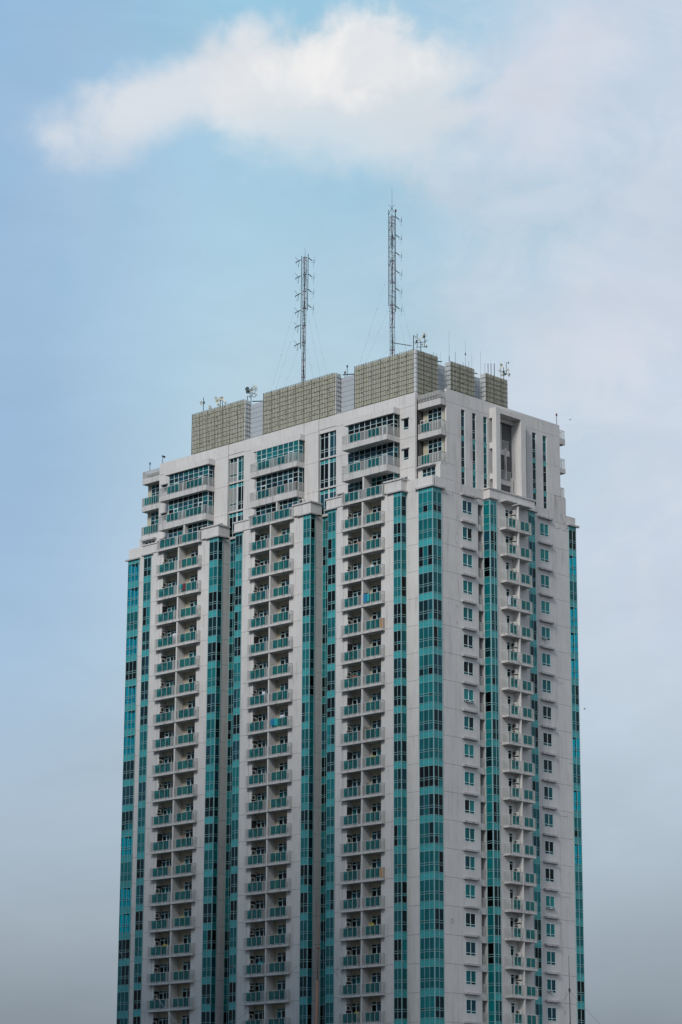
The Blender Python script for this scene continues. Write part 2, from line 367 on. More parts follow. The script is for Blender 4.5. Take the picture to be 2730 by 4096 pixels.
# ------------------------------------------------------------------ curtain-wall strips
VIS = ['g_curtain', 'g_curtain', 'g_curtain', 'g_curtain2', 'g_curtain2', 'g_blue', 'g_deep', 'g_deep', 'g_black', 'g_black']
def mull(F, edges, e, zrows, z_off=0, th=0.042, proud=0.05, mat='frame_white'):
    mb = MB(); z0, z1 = zrows[0], zrows[-1]
    for i, a in enumerate(edges):
        t = th / 2
        mb.box(*fb(F, a - t, a + t, e - 0.05, e + proud, z0, z1), mat)
    for z in zrows[:-1]:
        for a, b in zip(edges[:-1], edges[1:]):
            mb.box(*fb(F, a + th / 2, b - th / 2, e - 0.05, e + proud - 0.01, z - 0.021, z + 0.021), mat)
    return mb
ROWS = [0.38, 1.19, 1.44, 2.74, 3.58]
def strip(name, F, edges, e, pri, dim=False, clear=False, dark=0.0, k0=1, sp=None):
    mb = mull(F, edges, e, [r + 0.0 for r in ROWS], mat='frame_teal'); tp = Tpl(mb, 'curtain_window')
    edt = mull(F, edges, e, [0.38, 1.19, 1.44, 2.74, 3.24], mat='frame_teal'); tt = Tpl(edt, 'curtain_window')
    for k in range(1, KMAX + 1):
        z = Zk(k); top = (k == 1)
        par = (tt if top else tp).put(tower, z)
        style = R_.choice(VIS)
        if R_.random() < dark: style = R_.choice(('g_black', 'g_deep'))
        for a, b in zip(edges[:-1], edges[1:]):
            mt = style if R_.random() < 0.80 else R_.choice(VIS)
            if clear: mt = 'g_clear' if (clear(k)) else mt
            rows = [0.38, 1.19, 1.44, 2.74, 3.24 if top else 3.58]
            for j in range(4):
                m2 = mt; nm = 'pane'; pp = pri - k * 0.3 + (2 if j == 2 else 0) - (8 if j == 1 else 0)
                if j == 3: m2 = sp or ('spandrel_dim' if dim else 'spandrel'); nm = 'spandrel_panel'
                elif j != 2 and R_.random() < 0.12 and mt != 'g_clear': m2 = R_.choice(VIS)
                piece(nm, fb(F, a + 0.02, b - 0.02, e - 0.04, e, z + rows[j] + 0.02, z + rows[j + 1] - 0.02), m2, par, pp)
            if mt not in ('g_clear',) and j and R_.random() < 0.05:
                pass
# order: clear strips at both outer corners let the sky show through
cl = lambda k: k in (1, 2, 4, 6, 7, 8, 12, 14, 15)
cr = lambda k: k in (2, 4, 5, 6, 9, 11, 13)
strip('west', 'L', [-53.1, -52.45, -51.75, -51.02], 0.05, 6, clear=cl)
strip('a1', 'L', [-49.14, -48.45, -47.78], 0.87, 4)
strip('a2', 'L', [-36.9, -36.11, -35.40], 0.87, 8)
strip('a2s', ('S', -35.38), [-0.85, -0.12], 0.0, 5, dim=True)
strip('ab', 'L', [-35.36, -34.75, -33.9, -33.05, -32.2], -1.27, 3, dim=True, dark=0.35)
strip('b1', 'L', [-32.17, -31.55, -31.0], 0.87, 8)
strip('b2', 'L', [-20.38, -19.81, -19.22], 0.87, 9)
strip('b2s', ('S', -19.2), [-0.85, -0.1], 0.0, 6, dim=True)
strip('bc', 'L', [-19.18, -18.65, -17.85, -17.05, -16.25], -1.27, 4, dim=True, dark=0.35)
strip('c1', 'L', [-16.22, -15.55, -14.93], 0.87, 9)
strip('c2', 'L', [-5.5, -4.92, -4.37], 0.87, 11)
strip('c2s', ('S', -4.35), [-0.85, -0.02], 0.0, 9)
strip('co', 'L', [-2.33, -1.64, -0.9, -0.2], 0.03, 14)
strip('cor', 'R', [-0.2, 0.52, 1.26], 0.03, 12)
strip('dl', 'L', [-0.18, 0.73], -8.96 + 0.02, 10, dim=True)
strip('d1', 'R', [8.78, 9.43, 9.88], 0.97, 10)
strip('d2', 'R', [15.76, 16.33, 16.92], 0.97, 7)
strip('east', 'R', [24.40, 25.10, 25.77], 0.03, 7, clear=cr)
# hidden far panes of the two hollow corner bays, seen through the front glass
for nm, F, ed, e, fn in (('w', ('S', -53.12), [0.05, 0.8, 1.55], 0.0, cl), ('e', 'N', None, 0, cr)):
    mb = MB()
    for k in range(1, KMAX + 1):
        z = Zk(k)
        if nm == 'w':
            mb.box(-53.14, -53.10, 0.0, 1.55, z + 2.74, z + 3.55, 'spandrel')
            for y in (0.02, 0.78, 1.5): mb.box(-53.16, -53.1, y, y + 0.05, z + 0.3, z + 2.8, 'frame_white')
            for zz in (1.19, 1.44): mb.box(-53.155, -53.1, 0.05, 1.5, z + zz, z + zz + 0.04, 'frame_white')
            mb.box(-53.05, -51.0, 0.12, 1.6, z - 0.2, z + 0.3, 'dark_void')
        else:
            mb.box(-2.2, -0.2, 25.95, 25.99, z + 2.74, z + 3.55, 'spandrel')
            for x in (-2.2, -1.5, -0.85): mb.box(x, x + 0.05, 25.93, 26.0, z + 0.3, z + 2.8, 'frame_white')
            for zz in (1.19, 1.44): mb.box(-2.2, -0.3, 25.94, 25.99, z + zz, z + zz + 0.04, 'frame_white')
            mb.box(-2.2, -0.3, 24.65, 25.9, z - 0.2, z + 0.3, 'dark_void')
    build(mb, 'corner_bay', tower)
for k in range(1, KMAX + 1):
    if not cl(k): build(MB().box(-53.0, -51.0, 0.3, 0.36, Zk(k) + 0.3, Zk(k) + 3.0, 'g_deep'), 'blind', tower)
# ------------------------------------------------------------------ wall panels between recessed joints
def panel(F, a0, a1, e, z0, z1, holes=(), mat='plaster', th=0.28, gap=0.025):
    mb = MB(); A0, A1 = a0 + gap / 2, a1 - gap / 2; Z0, Z1 = z0 + gap, z1 - gap * 0.2
    if not holes: mb.box(*fb(F, A0, A1, e - th, e, Z0, Z1), mat)
    else:
        h = holes[0]
        mb.box(*fb(F, A0, h[0], e - th, e, Z0, Z1), mat); mb.box(*fb(F, h[1], A1, e - th, e, Z0, Z1), mat)
        mb.box(*fb(F, h[0], h[1], e - th, e, Z0, h[2]), mat); mb.box(*fb(F, h[0], h[1], e - th, e, h[3], Z1), mat)
    return mb
def col_panels(F, a0, a1, e, hole=None, mat='plaster', name='wall_panel', k1=None):
    t = Tpl(panel(F, a0, a1, e, 0, 3.2, [hole] if hole else (), mat), name)
    for k in range(1, (k1 or KMAX) + 1): t.put(tower, Zk(k))
C_ = 'plaster'
for a0, a1, e in ((-51.0, -49.2, 0.0), (-47.76, -46.05, 0.85), (-38.42, -36.95, 0.85),
                  (-30.98, -29.4, 0.85), (-22.07, -20.42, 0.85), (-14.9, -13.64, 0.85), (-7.0, -5.54, 0.85), (-4.35, -2.37, 0.0)):
    col_panels('L', a0, a1, e)
for a0, a1 in ((-46.05, -45.54), (-39.08, -38.42), (-29.4, -28.81), (-22.78, -22.07), (-13.64, -12.98), (-7.57, -7.0)):
    mb = MB(); mb.box(*fb('L', a0 + 0.02, a1, -0.049, 0.84, ZB, ZJ - 0.12), 'plaster'); build(mb, 'pier', tower)
for x in (-35.38, -19.2):
    col_panels(('S', x), -0.12, 1.27, -0.01, mat='plaster')
col_panels('R', 1.28, 3.75, 0.0)
WH = (4.95, 6.69, 1.1, 2.68); WH2 = (19.0, 20.65, 1.05, 2.62)
col_panels('R', 3.75, 7.73, 0.0, hole=WH)
col_panels('R', 16.97, 21.86, 0.0, hole=WH2)
col_panels('R', 21.86, 24.37, 0.0)
col_panels('R', 9.9, 15.74, 0.95, hole=(11.5, 12.16, 0.35, 2.62))
# slit beside the central bay
sl = MB(); sl.box(*fb('R', 7.76, 8.70, -1.9, -1.7, ZB, ZJ + 0.3), 'plaster'); sl.box(*fb('R', 8.72, 8.8, -1.6, -0.04, ZB, ZJ + 0.3), 'plaster'); build(sl, 'recess_wall', tower)
t1 = Tpl(MB().box(*fb('R', 7.76, 8.70, -1.68, -0.06, -0.5, 0.23), 'plaster_worn'), 'recess_slab')
mb = MB()
for i in range(9): a = 7.8 + i * 0.105; mb.box(*fb('R', a, a + 0.03, -0.16, -0.13, 0.23, 1.3), 'rail_white')
mb.box(*fb('R', 7.77, 8.68, -0.18, -0.12, 1.30, 1.36), 'rail_white'); mb.box(*fb('R', 7.77, 8.68, -0.17, -0.12, 0.27, 0.30), 'rail_white')
t2 = Tpl(mb, 'recess_railing')
for k in range(0, KMAX + 1):
    t1.put(tower, Zk(k))
    if k: t2.put(tower, Zk(k))

# casement windows on the right-hand face with ledges above
def casement(F, a0, a1, z0, z1, e, dz, pri, mats, tilt=False):
    mid = (a0 + a1) / 2; zt = z0 + (z1 - z0) * 0.2
    mb = MB(); w_ = 0.06
    for q in (a0, mid - w_ / 2, a1 - w_): mb.box(*fb(F, q, q + w_, e - 0.12, e - 0.0, z0, z1), 'frame_white')
    for zz in (z0, zt - w_ / 2, z1 - w_):
        for p, q in ((a0 + w_, mid - w_ / 2), (mid + w_ / 2, a1 - w_)): mb.box(*fb(F, p, q, e - 0.12, e - 0.005, zz, zz + w_), 'frame_white')
    return mb
for (h, pr, seed) in ((WH, 12, 1), (WH2, 9, 2)):
    wt = Tpl(casement('R', h[0], h[1], h[2], h[3], 0.02, 0, 0, 0), 'casement_window')
    lt = Tpl(MB().box(*fb('R', h[0] - 0.3, h[1] + 0.45, 0.0, 0.34, 3.2, 3.42), 'cornice'), 'window_ledge')
    zt = h[2] + (h[3] - h[2]) * 0.2; mid = (h[0] + h[1]) / 2
    for k in range(1, KMAX + 1):
        o = wt.put(tower, Zk(k)); lt.put(tower, Zk(k))
        st = R_.choice(('g_curtain', 'g_curtain2', 'g_curtain2', 'g_deep', 'g_blue', 'g_blind', 'g_black'))
        for p, q in ((h[0] + 0.06, mid - 0.03), (mid + 0.03, h[1] - 0.06)):
            mt = st if R_.random() < 0.85 else R_.choice(VIS)
            piece('pane', fb('R', p, q, -0.08, -0.05, Zk(k) + zt + 0.03, Zk(k) + h[3] - 0.06), mt, o, pr - k * 0.3 + 3)
            piece('pane', fb('R', p, q, -0.08, -0.05, Zk(k) + h[2] + 0.06, Zk(k) + zt - 0.03), R_.choice(('g_curtain', 'g_deep', mt)), o, pr - k * 0.3 - 6)
        if (h is WH and k == 8) or (h is WH2 and k in (5, 15, 18)):
            for p, q in ((h[0] + 0.07, mid - 0.04), (mid + 0.04, h[1] - 0.07))[:2 if k in (8, 15) else 1]:
                zz = Zk(k) + zt - 0.03; ln = 0.34; ax, az = 0.62, -0.78; mbs = MB(); b0 = len(mbs.v)
                def slab(y0, y1, l0, l1, m_):
                    mb_ = mbs; n0 = len(mb_.v); x0 = -0.17
                    for yy in (y0, y1):
                        for l_ in (l0, l1):
                            for t_ in (0, .03): mb_.v.append((x0 + .02 + ax * l_ + t_ * .78, yy + 0.2, zz + az * l_ + t_ * .62))
                    for f_ in ((0, 1, 3, 2), (4, 6, 7, 5), (0, 4, 5, 1), (2, 3, 7, 6), (0, 2, 6, 4), (1, 5, 7, 3)):
                        mb_.f.append(tuple(n0 + c_ for c_ in f_)); mb_.m.append(mb_.mi(m_)); mb_.smooth.append(False)
                slab(p, p + .05, 0, ln, 'frame_white'); slab(q - .05, q, 0, ln, 'frame_white'); slab(p + .05, q - .05, 0, .05, 'frame_white'); slab(p + .05, q - .05, ln - .05, ln, 'frame_white'); slab(p + .05, q - .05, .05, ln - .05, 'g_deep')
                build(mbs, 'open_sash', o)
# ------------------------------------------------------------------ balconies of the three blocks
BLK = {'west': (-46.39, -45.54, -42.74, -42.5, -39.08, -38.3), 'middle': (-29.5, -28.81, -26.19, -25.97, -22.78, -21.95), 'east': (-13.7, -12.98, -10.68, -10.46, -7.57, -6.9)}
def railing(a0, a1, e, nbar_l, panels_w, nbar_r, ret_l=False, ret_r=False, z0=0.24, z1=1.3, rt_e=0.86, rm='rail_white'):
    """bars | glass panels | bars. returns mesh and panel boxes"""
    mb = MB(); a = a0
    W = a1 - a0; wl = nbar_l * 0.105; wr = nbar_r * 0.105; gw = (W - wl - wr) / panels_w
    posts = [a0, a0 + wl] + [a0 + wl + gw * (i + 1) for i in range(panels_w)] + [a1]
    for p in posts: mb.box(*fb('L', p - 0.02, p + 0.02, e - 0.04, e + 0.01, z0 - 0.08, z1), rm)
    for s0, n in ((a0, nbar_l), (a1 - wr, nbar_r)):
        for i in range(n): mb.box(*fb('L', s0 + (i + 0.5) * 0.105 - 0.010, s0 + (i + 0.5) * 0.105 + 0.010, e - 0.035, e - 0.005, z0 + 0.04, z1 - 0.0), rm)
    mb.box(*fb('L', a0 - 0.03, a1 + 0.03, e - 0.055, e + 0.015, z1, z1 + 0.045), rm)
    mb.box(*fb('L', a0 + 0.03, a1 - 0.03, e - 0.045, e - 0.005, z0, z0 + 0.035), rm)
    for ok, x in ((ret_l, a0), (ret_r, a1)):
        if not ok: continue
        n = max(2, int((e - rt_e) / 0.105))
        for i in range(n + 1):
            ee = rt_e + (e - 0.06 - rt_e) * i / max(1, n); mb.box(*fb('L', x - 0.015, x + 0.015, ee - 0.015, ee + 0.015, z0, z1), rm)
        mb.box(*fb('L', x - 0.03, x + 0.03, rt_e, e - 0.055, z1, z1 + 0.06), rm); mb.box(*fb('L', x - 0.02, x + 0.02, rt_e, e - 0.05, z0, z0 + 0.035), rm)
    gl = [fb('L', a0 + wl + gw * i + 0.04, a0 + wl + gw * (i + 1) - 0.04, e - 0.03, e - 0.015, z0 + 0.05, z1 - 0.03) for i in range(panels_w)]
    return mb, gl
def door(F, a0, a1, mid, z1, e, trans, z0=0.16, leaf=None):
    mb = MB(); w_ = 0.06
    for q in (a0, mid - w_ / 2, a1 - w_): mb.box(*fb(F, q, q + w_, e - 0.02, e + 0.05, z0, z1), 'frame_white')
    for zz in trans + [z1]:
        mb.box(*fb(F, a0 + w_, mid - w_ / 2, e - 0.02, e + 0.045, zz - w_, zz), 'frame_white'); mb.box(*fb(F, mid + w_ / 2, a1 - w_, e - 0.02, e + 0.045, zz - w_, zz), 'frame_white')
    return mb
def dz(b, z): return (b[0], b[1], b[2], b[3], b[4] + z, b[5] + z)
ac_jobs = []
prib = {'west': 5, 'middle': 8, 'east': 10}
for bn, (s0, p0, d0, d1, p1, s1) in BLK.items():
    d0 += 0.34; d1 += 0.34
    # recess shell: back wall, dividing fin, side walls
    sh = MB()
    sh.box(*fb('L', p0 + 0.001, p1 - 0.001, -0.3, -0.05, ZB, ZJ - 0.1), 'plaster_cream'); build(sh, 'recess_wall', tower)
    fin = MB(); fin.box(*fb('L', d0, d1, -0.049, 1.22, ZB, ZJ - 0.1), 'plaster'); build(fin, 'dividing_fin', tower)
    sl = MB(); sl.box(*fb('L', s0, s1, -0.04, 1.32, -0.12, 0.16), 'slab_edge'); st = Tpl(sl, 'balcony')
    bm_ = MB(); bm_.box(*fb('L', p0 + 0.01, d0 - 0.01, -0.04, 0.05, 2.68, 3.08), 'plaster_cream'); bm_.box(*fb('L', d1 + 0.01, p1 - 0.01, -0.04, 0.05, 2.68, 3.08), 'plaster_cream')
    bt = Tpl(bm_, 'beam')
    rl, gl = railing(s0 + 0.08, d0 - 0.02, 1.27, 5, 3, 5, ret_l=True); rr, gr = railing(d1 + 0.02, s1 - 0.06, 1.27, 5, 3, 4, ret_r=True)
    rlt, rrt = Tpl(rl, 'railing'), Tpl(rr, 'railing')
    rus, _ = railing(d1 + 0.02, s1 - 0.06, 1.27, 5, 3, 4, ret_r=True, rm='rail_rust'); rust = Tpl(rus, 'railing')
    # windows in the back wall
    LX = [p0 + 0.1, p0 + 0.76, p0 + 1.42, d0 - 0.05]; RX = [p1 - 2.2, p1 - 1.48, p1 - 0.76, p1 - 0.03]
    def bdoor(xs, z1, tr):
        mb = mull('L', xs, -0.02, [0.17, tr, z1], th=0.07, proud=0.03)
        mb.box(*fb('L', xs[1] + .035, xs[1] + .1, -.06, .02, 0.2, tr - .02), 'frame_white'); mb.box(*fb('L', xs[0] + .035, xs[1] - .035, -.06, .015, tr - .1, tr - .03), 'frame_white')
        return mb
    lw = bdoor(LX, 2.5, 2.24); rw = bdoor(RX, 2.54, 2.28)
    lwt, rwt = Tpl(lw, 'balcony_door'), Tpl(rw, 'balcony_door')
    for k in range(0, KMAX + 1):
        z = Zk(k); b = st.put(tower, z)
        pr = prib[bn] - k * 0.3
        if k:
            bt.put(tower, z)
            for tpl, xs, zt, z1_ in ((lwt, LX, 2.24, 2.5), (rwt, RX, 2.28, 2.54)):
                o = tpl.put(tower, z); cu = R_.random()
                for p, q in zip(xs[:-1], xs[1:]):
                    m_ = R_.choice(('g_black', 'g_black', 'g_deep', 'g_blue')) if cu < .62 else R_.choice(('g_curtain', 'g_curtain', 'g_blue', 'g_deep', 'g_black'))
                    piece('door_glass', fb('L', p + .035, q - .035, -0.045, -0.03, z + 0.2, z + zt - 0.03), m_, o, pr)
                    piece('transom_glass', fb('L', p + .035, q - .035, -0.045, -0.03, z + zt + 0.03, z + z1_ - .03), R_.choice(('g_black', 'g_deep', 'g_curtain')), o, pr)
        rusty = (bn == 'east' and k in (5, 14))
        o1 = rlt.put(b, z); o2 = rrt.put(b, z)
        if rusty:
            ru = MB(); ru.box(*fb('L', s1 - 0.5, s1 - 0.08, 1.262, 1.275, z + 0.2, z + 1.3), 'rail_rust'); ru.box(*fb('L', s1 - 0.07, s1 - 0.055, 0.9, 1.26, z + 0.2, z + 1.3), 'rail_rust')
            tag(build(ru, 'rusty_sheet', b), 'rust stained metal sheet tied inside the railing')
        for par, gg in ((o1, gl), (o2, gr)):
            for q in gg: piece('glass_panel', dz(q, z), 'rail_glass', par, pr)
    # air-conditioner niche on the left-hand wall: flat plate, its shade painted near-black
    for k in range(1, KMAX + 1):
        z = Zk(k); n_ = MB(); n_.box(p0 - 0.02, p0 + 0.006, -0.82, 0.0, z + 1.25, z + 2.42, 'dark_void'); build(n_, 'niche_shade_plate', tower)
        if R_.random() < 0.8: ac_jobs.append((bn, k, (p0 - 0.13, -0.55 + R_.uniform(-.1, .1), z + R_.choice((1.5, 1.7))), 'X'))
# ------------------------------------------------------------------ central bay balconies on the right-hand face
cb = MB(); cb.box(*fb('R', 10.52, 15.1, 0.955, 1.95, 0.0 + 0.0 - 0.1, 0.17), 'slab_edge'); cbt = Tpl(cb, 'balcony')
fin = MB(); fin.box(*fb('R', 12.78, 12.93, 0.955, 1.9, ZB, ZJ - 0.15), 'plaster'); build(fin, 'dividing_fin', tower)
def rail_R(a0, a1, e, segs, e_in, ret0, ret1):
    mb = MB(); gl = []; a = a0; z0, z1 = 0.24, 1.32
    tot = sum(w for _, w in segs); f = (a1 - a0) / tot
    for kind, w_ in segs:
        w_ *= f
        mb.box(*fb('R', a - 0.025, a + 0.025, e - 0.05, e, z0 - 0.08, z1), 'rail_white')
        if kind == 'b':
            n = max(1, int(w_ / 0.11))
            for i in range(n): c = a + (i + 0.5) * w_ / n; mb.box(*fb('R', c - 0.016, c + 0.016, e - 0.035, e - 0.01, z0, z1), 'rail_white')
        else: gl.append(fb('R', a + 0.04, a + w_ - 0.04, e - 0.03, e - 0.015, z0 + 0.05, z1 - 0.03))
        a += w_
    mb.box(*fb('R', a1 - 0.025, a1 + 0.025, e - 0.05, e, z0 - 0.08, z1), 'rail_white')
    mb.box(*fb('R', a0 - 0.03, a1 + 0.03, e - 0.055, e + 0.01, z1, z1 + 0.06), 'rail_white'); mb.box(*fb('R', a0 + 0.03, a1 - 0.03, e - 0.045, e - 0.005, z0, z0 + 0.035), 'rail_white')
    for ok, c in ((ret0, a0), (ret1, a1)):
        if ok:
            n = 8
            for i in range(n): ee = e_in + (e - 0.08 - e_in) * i / (n - 1); mb.box(*fb('R', c - 0.014, c + 0.014, ee, ee + 0.03, z0, z1), 'rail_white')
            mb.box(*fb('R', c - 0.03, c + 0.03, e_in, e - 0.06, z1, z1 + 0.06), 'rail_white'); mb.box(*fb('R', c - 0.02, c + 0.02, e_in, e - 0.055, z0, z0 + 0.035), 'rail_white')
    return mb, gl
r1, g1 = rail_R(10.56, 12.76, 1.92, [('b', 0.45), ('g', 0.55), ('g', 0.55), ('b', 0.45)], 0.97, True, False)
r2, g2 = rail_R(12.95, 15.05, 1.92, [('b', 0.2), ('g', 0.8), ('g', 0.8), ('b', 0.3)], 0.97, False, True)
r1t, r2t = Tpl(r1, 'railing'), Tpl(r2, 'railing')
dd = MB()
for q in (11.5, 12.10): dd.box(*fb('R', q, q + 0.06, 0.86, 0.96, 0.2, 2.62), 'frame_white')
for q in (2.56, 2.28): dd.box(*fb('R', 11.56, 12.10, 0.87, 0.955, q, q + 0.06), 'frame_white')
ddt = Tpl(dd, 'balcony_door')
sw = MB(); sw.box(*fb('R', 13.35, 13.6, 0.956, 0.985, 1.2, 2.3), 'frame_white'); sw.box(*fb('R', 13.4, 13.55, 0.986, 0.992, 1.25, 2.25), 'g_deep'); swt = Tpl(sw, 'vent_window')
for k in range(1, KMAX + 1):
    z = Zk(k); b = cbt.put(tower, z); o1 = r1t.put(b, z); o2 = r2t.put(b, z)
    for par, gg in ((o1, g1), (o2, g2)):
        for q in gg: piece('glass_panel', dz(q, z), 'rail_glass', par, 11 - k * 0.3)
    o = ddt.put(tower, z)
    piece('door_glass', fb('R', 11.56, 12.1, 0.88, 0.90, z + 0.3, z + 2.28), R_.choice(('g_black', 'g_deep')), o, 11 - k * 0.3)
    piece('transom_glass', fb('R', 11.56, 12.1, 0.88, 0.90, z + 2.34, z + 2.56), 'g_black', o, 11 - k * 0.3)
    if k % 3 or k > 12: swt.put(tower, z)
    for zz in (0.45, 1.25, 2.0)[(R_.random() < 0.35):][:2 + (R_.random() < 0.2)]:
        if zz >= 1.2 or R_.random() < 0.5: ac_jobs.append(('central', k, (0.77, 12.5, z + zz), 'Y'))

# ------------------------------------------------------------------ parapets, cornices, boxes round the main cornice line
def part(name, boxes, mat='plaster', label=None):
    if name in ('parapet', 'cornice', 'canopy', 'window_ledge', 'end_wall', 'dividing_fin', 'balcony', 'lintel', 'slot_sill', 'recess_wall') and len(boxes) > 1:
        for b in boxes: part(name, [b], mat)
        return
    mb = MB()
    for b in boxes: mb.box(*b[:6], b[6] if len(b) > 6 else mat)
    o = build(mb, name, tower)
    if label: o['label'] = label
    return o
z = ZJ
def LB(a0, a1, e0, e1, z0, z1, m='plaster'): return (*fb('L', a0, a1, e0, e1, z + z0, z + z1), m)
def RB(a0, a1, e0, e1, z0, z1, m='plaster'): return (*fb('R', a0, a1, e0, e1, z + z0, z + z1), m)
# corner bay
part('parapet', [LB(-4.35, -2.6, -0.3, 0.0, 0.025, 1.44), LB(-2.58, -0.2, -0.3, 0.0, 0.025, 1.44), RB(0.3, 3.71, -0.3, 0.0, 0.025, 1.44), RB(3.76, 5.9, -0.3, 0.0, 0.025, 1.30, 'plaster_worn'), RB(5.92, 7.4, -0.3, 0.0, 0.025, 1.30, 'plaster_worn'), RB(7.42, 9.8, -0.3, 0.0, 0.27, 1.30, 'plaster_worn'),
                 RB(16.95, 18.4, -0.3, 0.0, 0.025, 1.30, 'plaster_worn'), RB(18.42, 20.1, -0.3, 0.0, 0.025, 1.30, 'plaster_worn'), RB(20.12, 21.85, -0.3, 0.0, 0.025, 1.30, 'plaster_worn'), RB(21.87, 24.0, -0.3, 0.0, 0.025, 3.38, 'plaster_worn'), RB(24.02, 25.77, -0.3, 0.0, 0.025, 1.22, 'plaster_worn')])
part('cornice', [LB(-2.75, 0.1, 0.002, 0.3, 0.06, 0.26, 'cornice'), RB(-0.2, 1.75, 0.002, 0.3, 0.06, 0.26, 'cornice')])
part('cornice', [RB(24.15, 26.2, 0.002, 0.3, 0.02, 0.24, 'cornice')])
part('parapet', [LB(-53.1, -49.2, -0.3, 0.0, 0.025, 1.6)]); part('cornice', [LB(-53.5, -50.9, 0.002, 0.3, 0.04, 0.22, 'cornice')])
part('parapet', [(-53.1, -52.8, 0.3, 3.0, z, z + 1.6, 'plaster')])
# boxes on the blocks: right-hand boxes over the corner glass
for s0, s1 in ((-38.35, -35.3), (-22.15, -19.15), (-6.95, -4.28)):
    part('parapet_box', [LB(s0, s1, -1.0, 0.93, 0.24, 1.5), LB(s0 - 0.1, s1 + 0.12, -1.0, 1.05, 1.5, 1.68, 'slab_edge')])
    part('cornice', [LB(s1 - 2.2, s1 + 0.25, -0.2, 1.12, 0.05, 0.22, 'cornice')])
for s0, s1, c1 in ((-49.4, -46.45, -47.4), (-32.45, -29.55, -30.8), (-16.5, -13.75, -14.7)):
    part('parapet_box', [LB(s0, s1, -0.6, 0.93, 0.06, 1.2), LB(s0 - 0.15, s1, -0.6, 1.02, 1.2, 1.36, 'slab_edge')])
    part('cornice', [LB(s0 - 0.15, c1, 0.0, 1.12, -0.1, 0.055, 'cornice')])
# central bay cap
part('parapet_box', [RB(8.78, 12.8, -0.3, 0.97, 0.36, 1.42), RB(12.82, 17.0, -0.3, 0.97, 0.36, 1.42), RB(8.65, 17.15, -0.3, 1.07, 1.42, 1.58, 'slab_edge')])
part('cornice', [RB(8.6, 10.1, -0.2, 1.22, 0.2, 0.355, 'cornice'), RB(15.5, 17.3, -0.2, 1.22, 0.1, 0.355, 'cornice')])
part('canopy', [RB(10.6, 12.75, 0.97, 1.95, 0.14, 0.27, 'slab_edge'), RB(12.95, 15.4, 0.97, 1.95, 0.1, 0.23, 'slab_edge')])
part('core', [RB(8.8, 17.0, -1.0, 0.94, -0.3, 0.36)], 'plaster')
part('slot_sill', [LB(-36.2, -32.2, -1.7, -1.0, 0.0, 0.3, 'cornice'), LB(-19.9, -16.3, -1.7, -1.0, 0.0, 0.3, 'cornice')])

# ------------------------------------------------------------------ upper storeys
E2 = -1.1
lv = [0.2, 3.4, 7.1, 10.92]
part('core', [(-52.0, -0.6, 3.4, 22.9, z, z + 11.5, 'joint'), (-48.6, -4.0, 1.9, 3.4, z, z + 11.5, 'joint')])
part('roof', [(-52.0, -0.6, 1.5, 23.0, z + 11.5, z + 11.7, 'roof_felt')])
def up_wall(a0, a1, e=E2, z0=None, rows=lv, top=12.5, hole=None, th=0.3):
    rr = list(rows) + [top]
    for i, (q0, q1) in enumerate(zip(rr[:-1], rr[1:])):
        hs = [(h[0], h[1], z + h[2], z + h[3]) for h in (hole or []) if q0 <= h[2] < q1]
        build(panel('L', a0, a1, e, z + q0, z + q1, hs[:1]), 'wall_panel', tower)
smallw = [(-5.8, -4.93, 8.2, 9.5), (-5.8, -4.93, 4.48, 5.78)]
up_wall(-6.4, -3.85, hole=smallw)
up_wall(-16.9, -13.95); up_wall(-22.3, -19.9); up_wall(-33.05, -29.8); up_wall(-38.4, -35.9); up_wall(-48.8, -45.9)
# top band over the glazed boxes
def band(edges, z0, z1, e=E2):
    for a, b in zip(edges[:-1], edges[1:]): build(panel('L', a, b, e, z + z0, z + z1), 'wall_panel', tower)
band([-13.95, -10.5, -6.4], 10.92, 12.5); band([-29.8, -26.5, -22.3], 10.92, 12.5); band([-45.9, -42.2, -38.4], 10.92, 12.5)
band([-19.9, -16.9], 11.1, 12.5, -1.2); band([-35.9, -33.05], 11.1, 12.5, -1.2)
part('lintel', [LB(-19.9, -16.9, -1.5, -1.25, 10.62, 11.08), LB(-35.9, -33.05, -1.5, -1.25, 10.62, 11.08)])
part('parapet', [(-48.8, -4.0, 1.45, 1.75, z + 11.7, z + 12.45, 'plaster')])
for h in smallw + []:
    part('window_frame', [LB(h[0], h[0] + .05, E2 - .1, E2 - .02, h[2], h[3], 'frame_white'), LB(h[1] - .05, h[1], E2 - .1, E2 - .02, h[2], h[3], 'frame_white'), LB(h[0] + .05, h[1] - .05, E2 - .1, E2 - .02, h[2] + .22, h[2] + .28, 'frame_white'), LB(h[0] + .05, h[1] - .05, E2 - .1, E2 - .02, h[2], h[2] + .05, 'frame_white')])
    part('pane', [LB(h[0] + .05, h[1] - .05, E2 - .14, E2 - .11, h[2] + .05, h[3], 'g_black')])
    part('window_ledge', [LB(h[0] - .25, h[1] + .12, E2, E2 + .2, h[3] + .05, h[3] + .15, 'cornice')])
for a in (-48.3, -37.85, -31.9, -22.0, -16.6, -6.3):
    for zz in ((9.45, 5.65, 2.25) if a in (-48.3,) else (2.25,)):
        part('window_ledge', [LB(a, a + 1.2, E2, E2 + .28, zz, zz + .12, 'cornice')]); part('small_window', [LB(a + .2, a + 1.0, E2 + .002, E2 + .02, zz - .9, zz - .02, 'g_deep'), LB(a + .12, a + .2, E2 + .002, E2 + .03, zz - .95, zz, 'frame_white')])
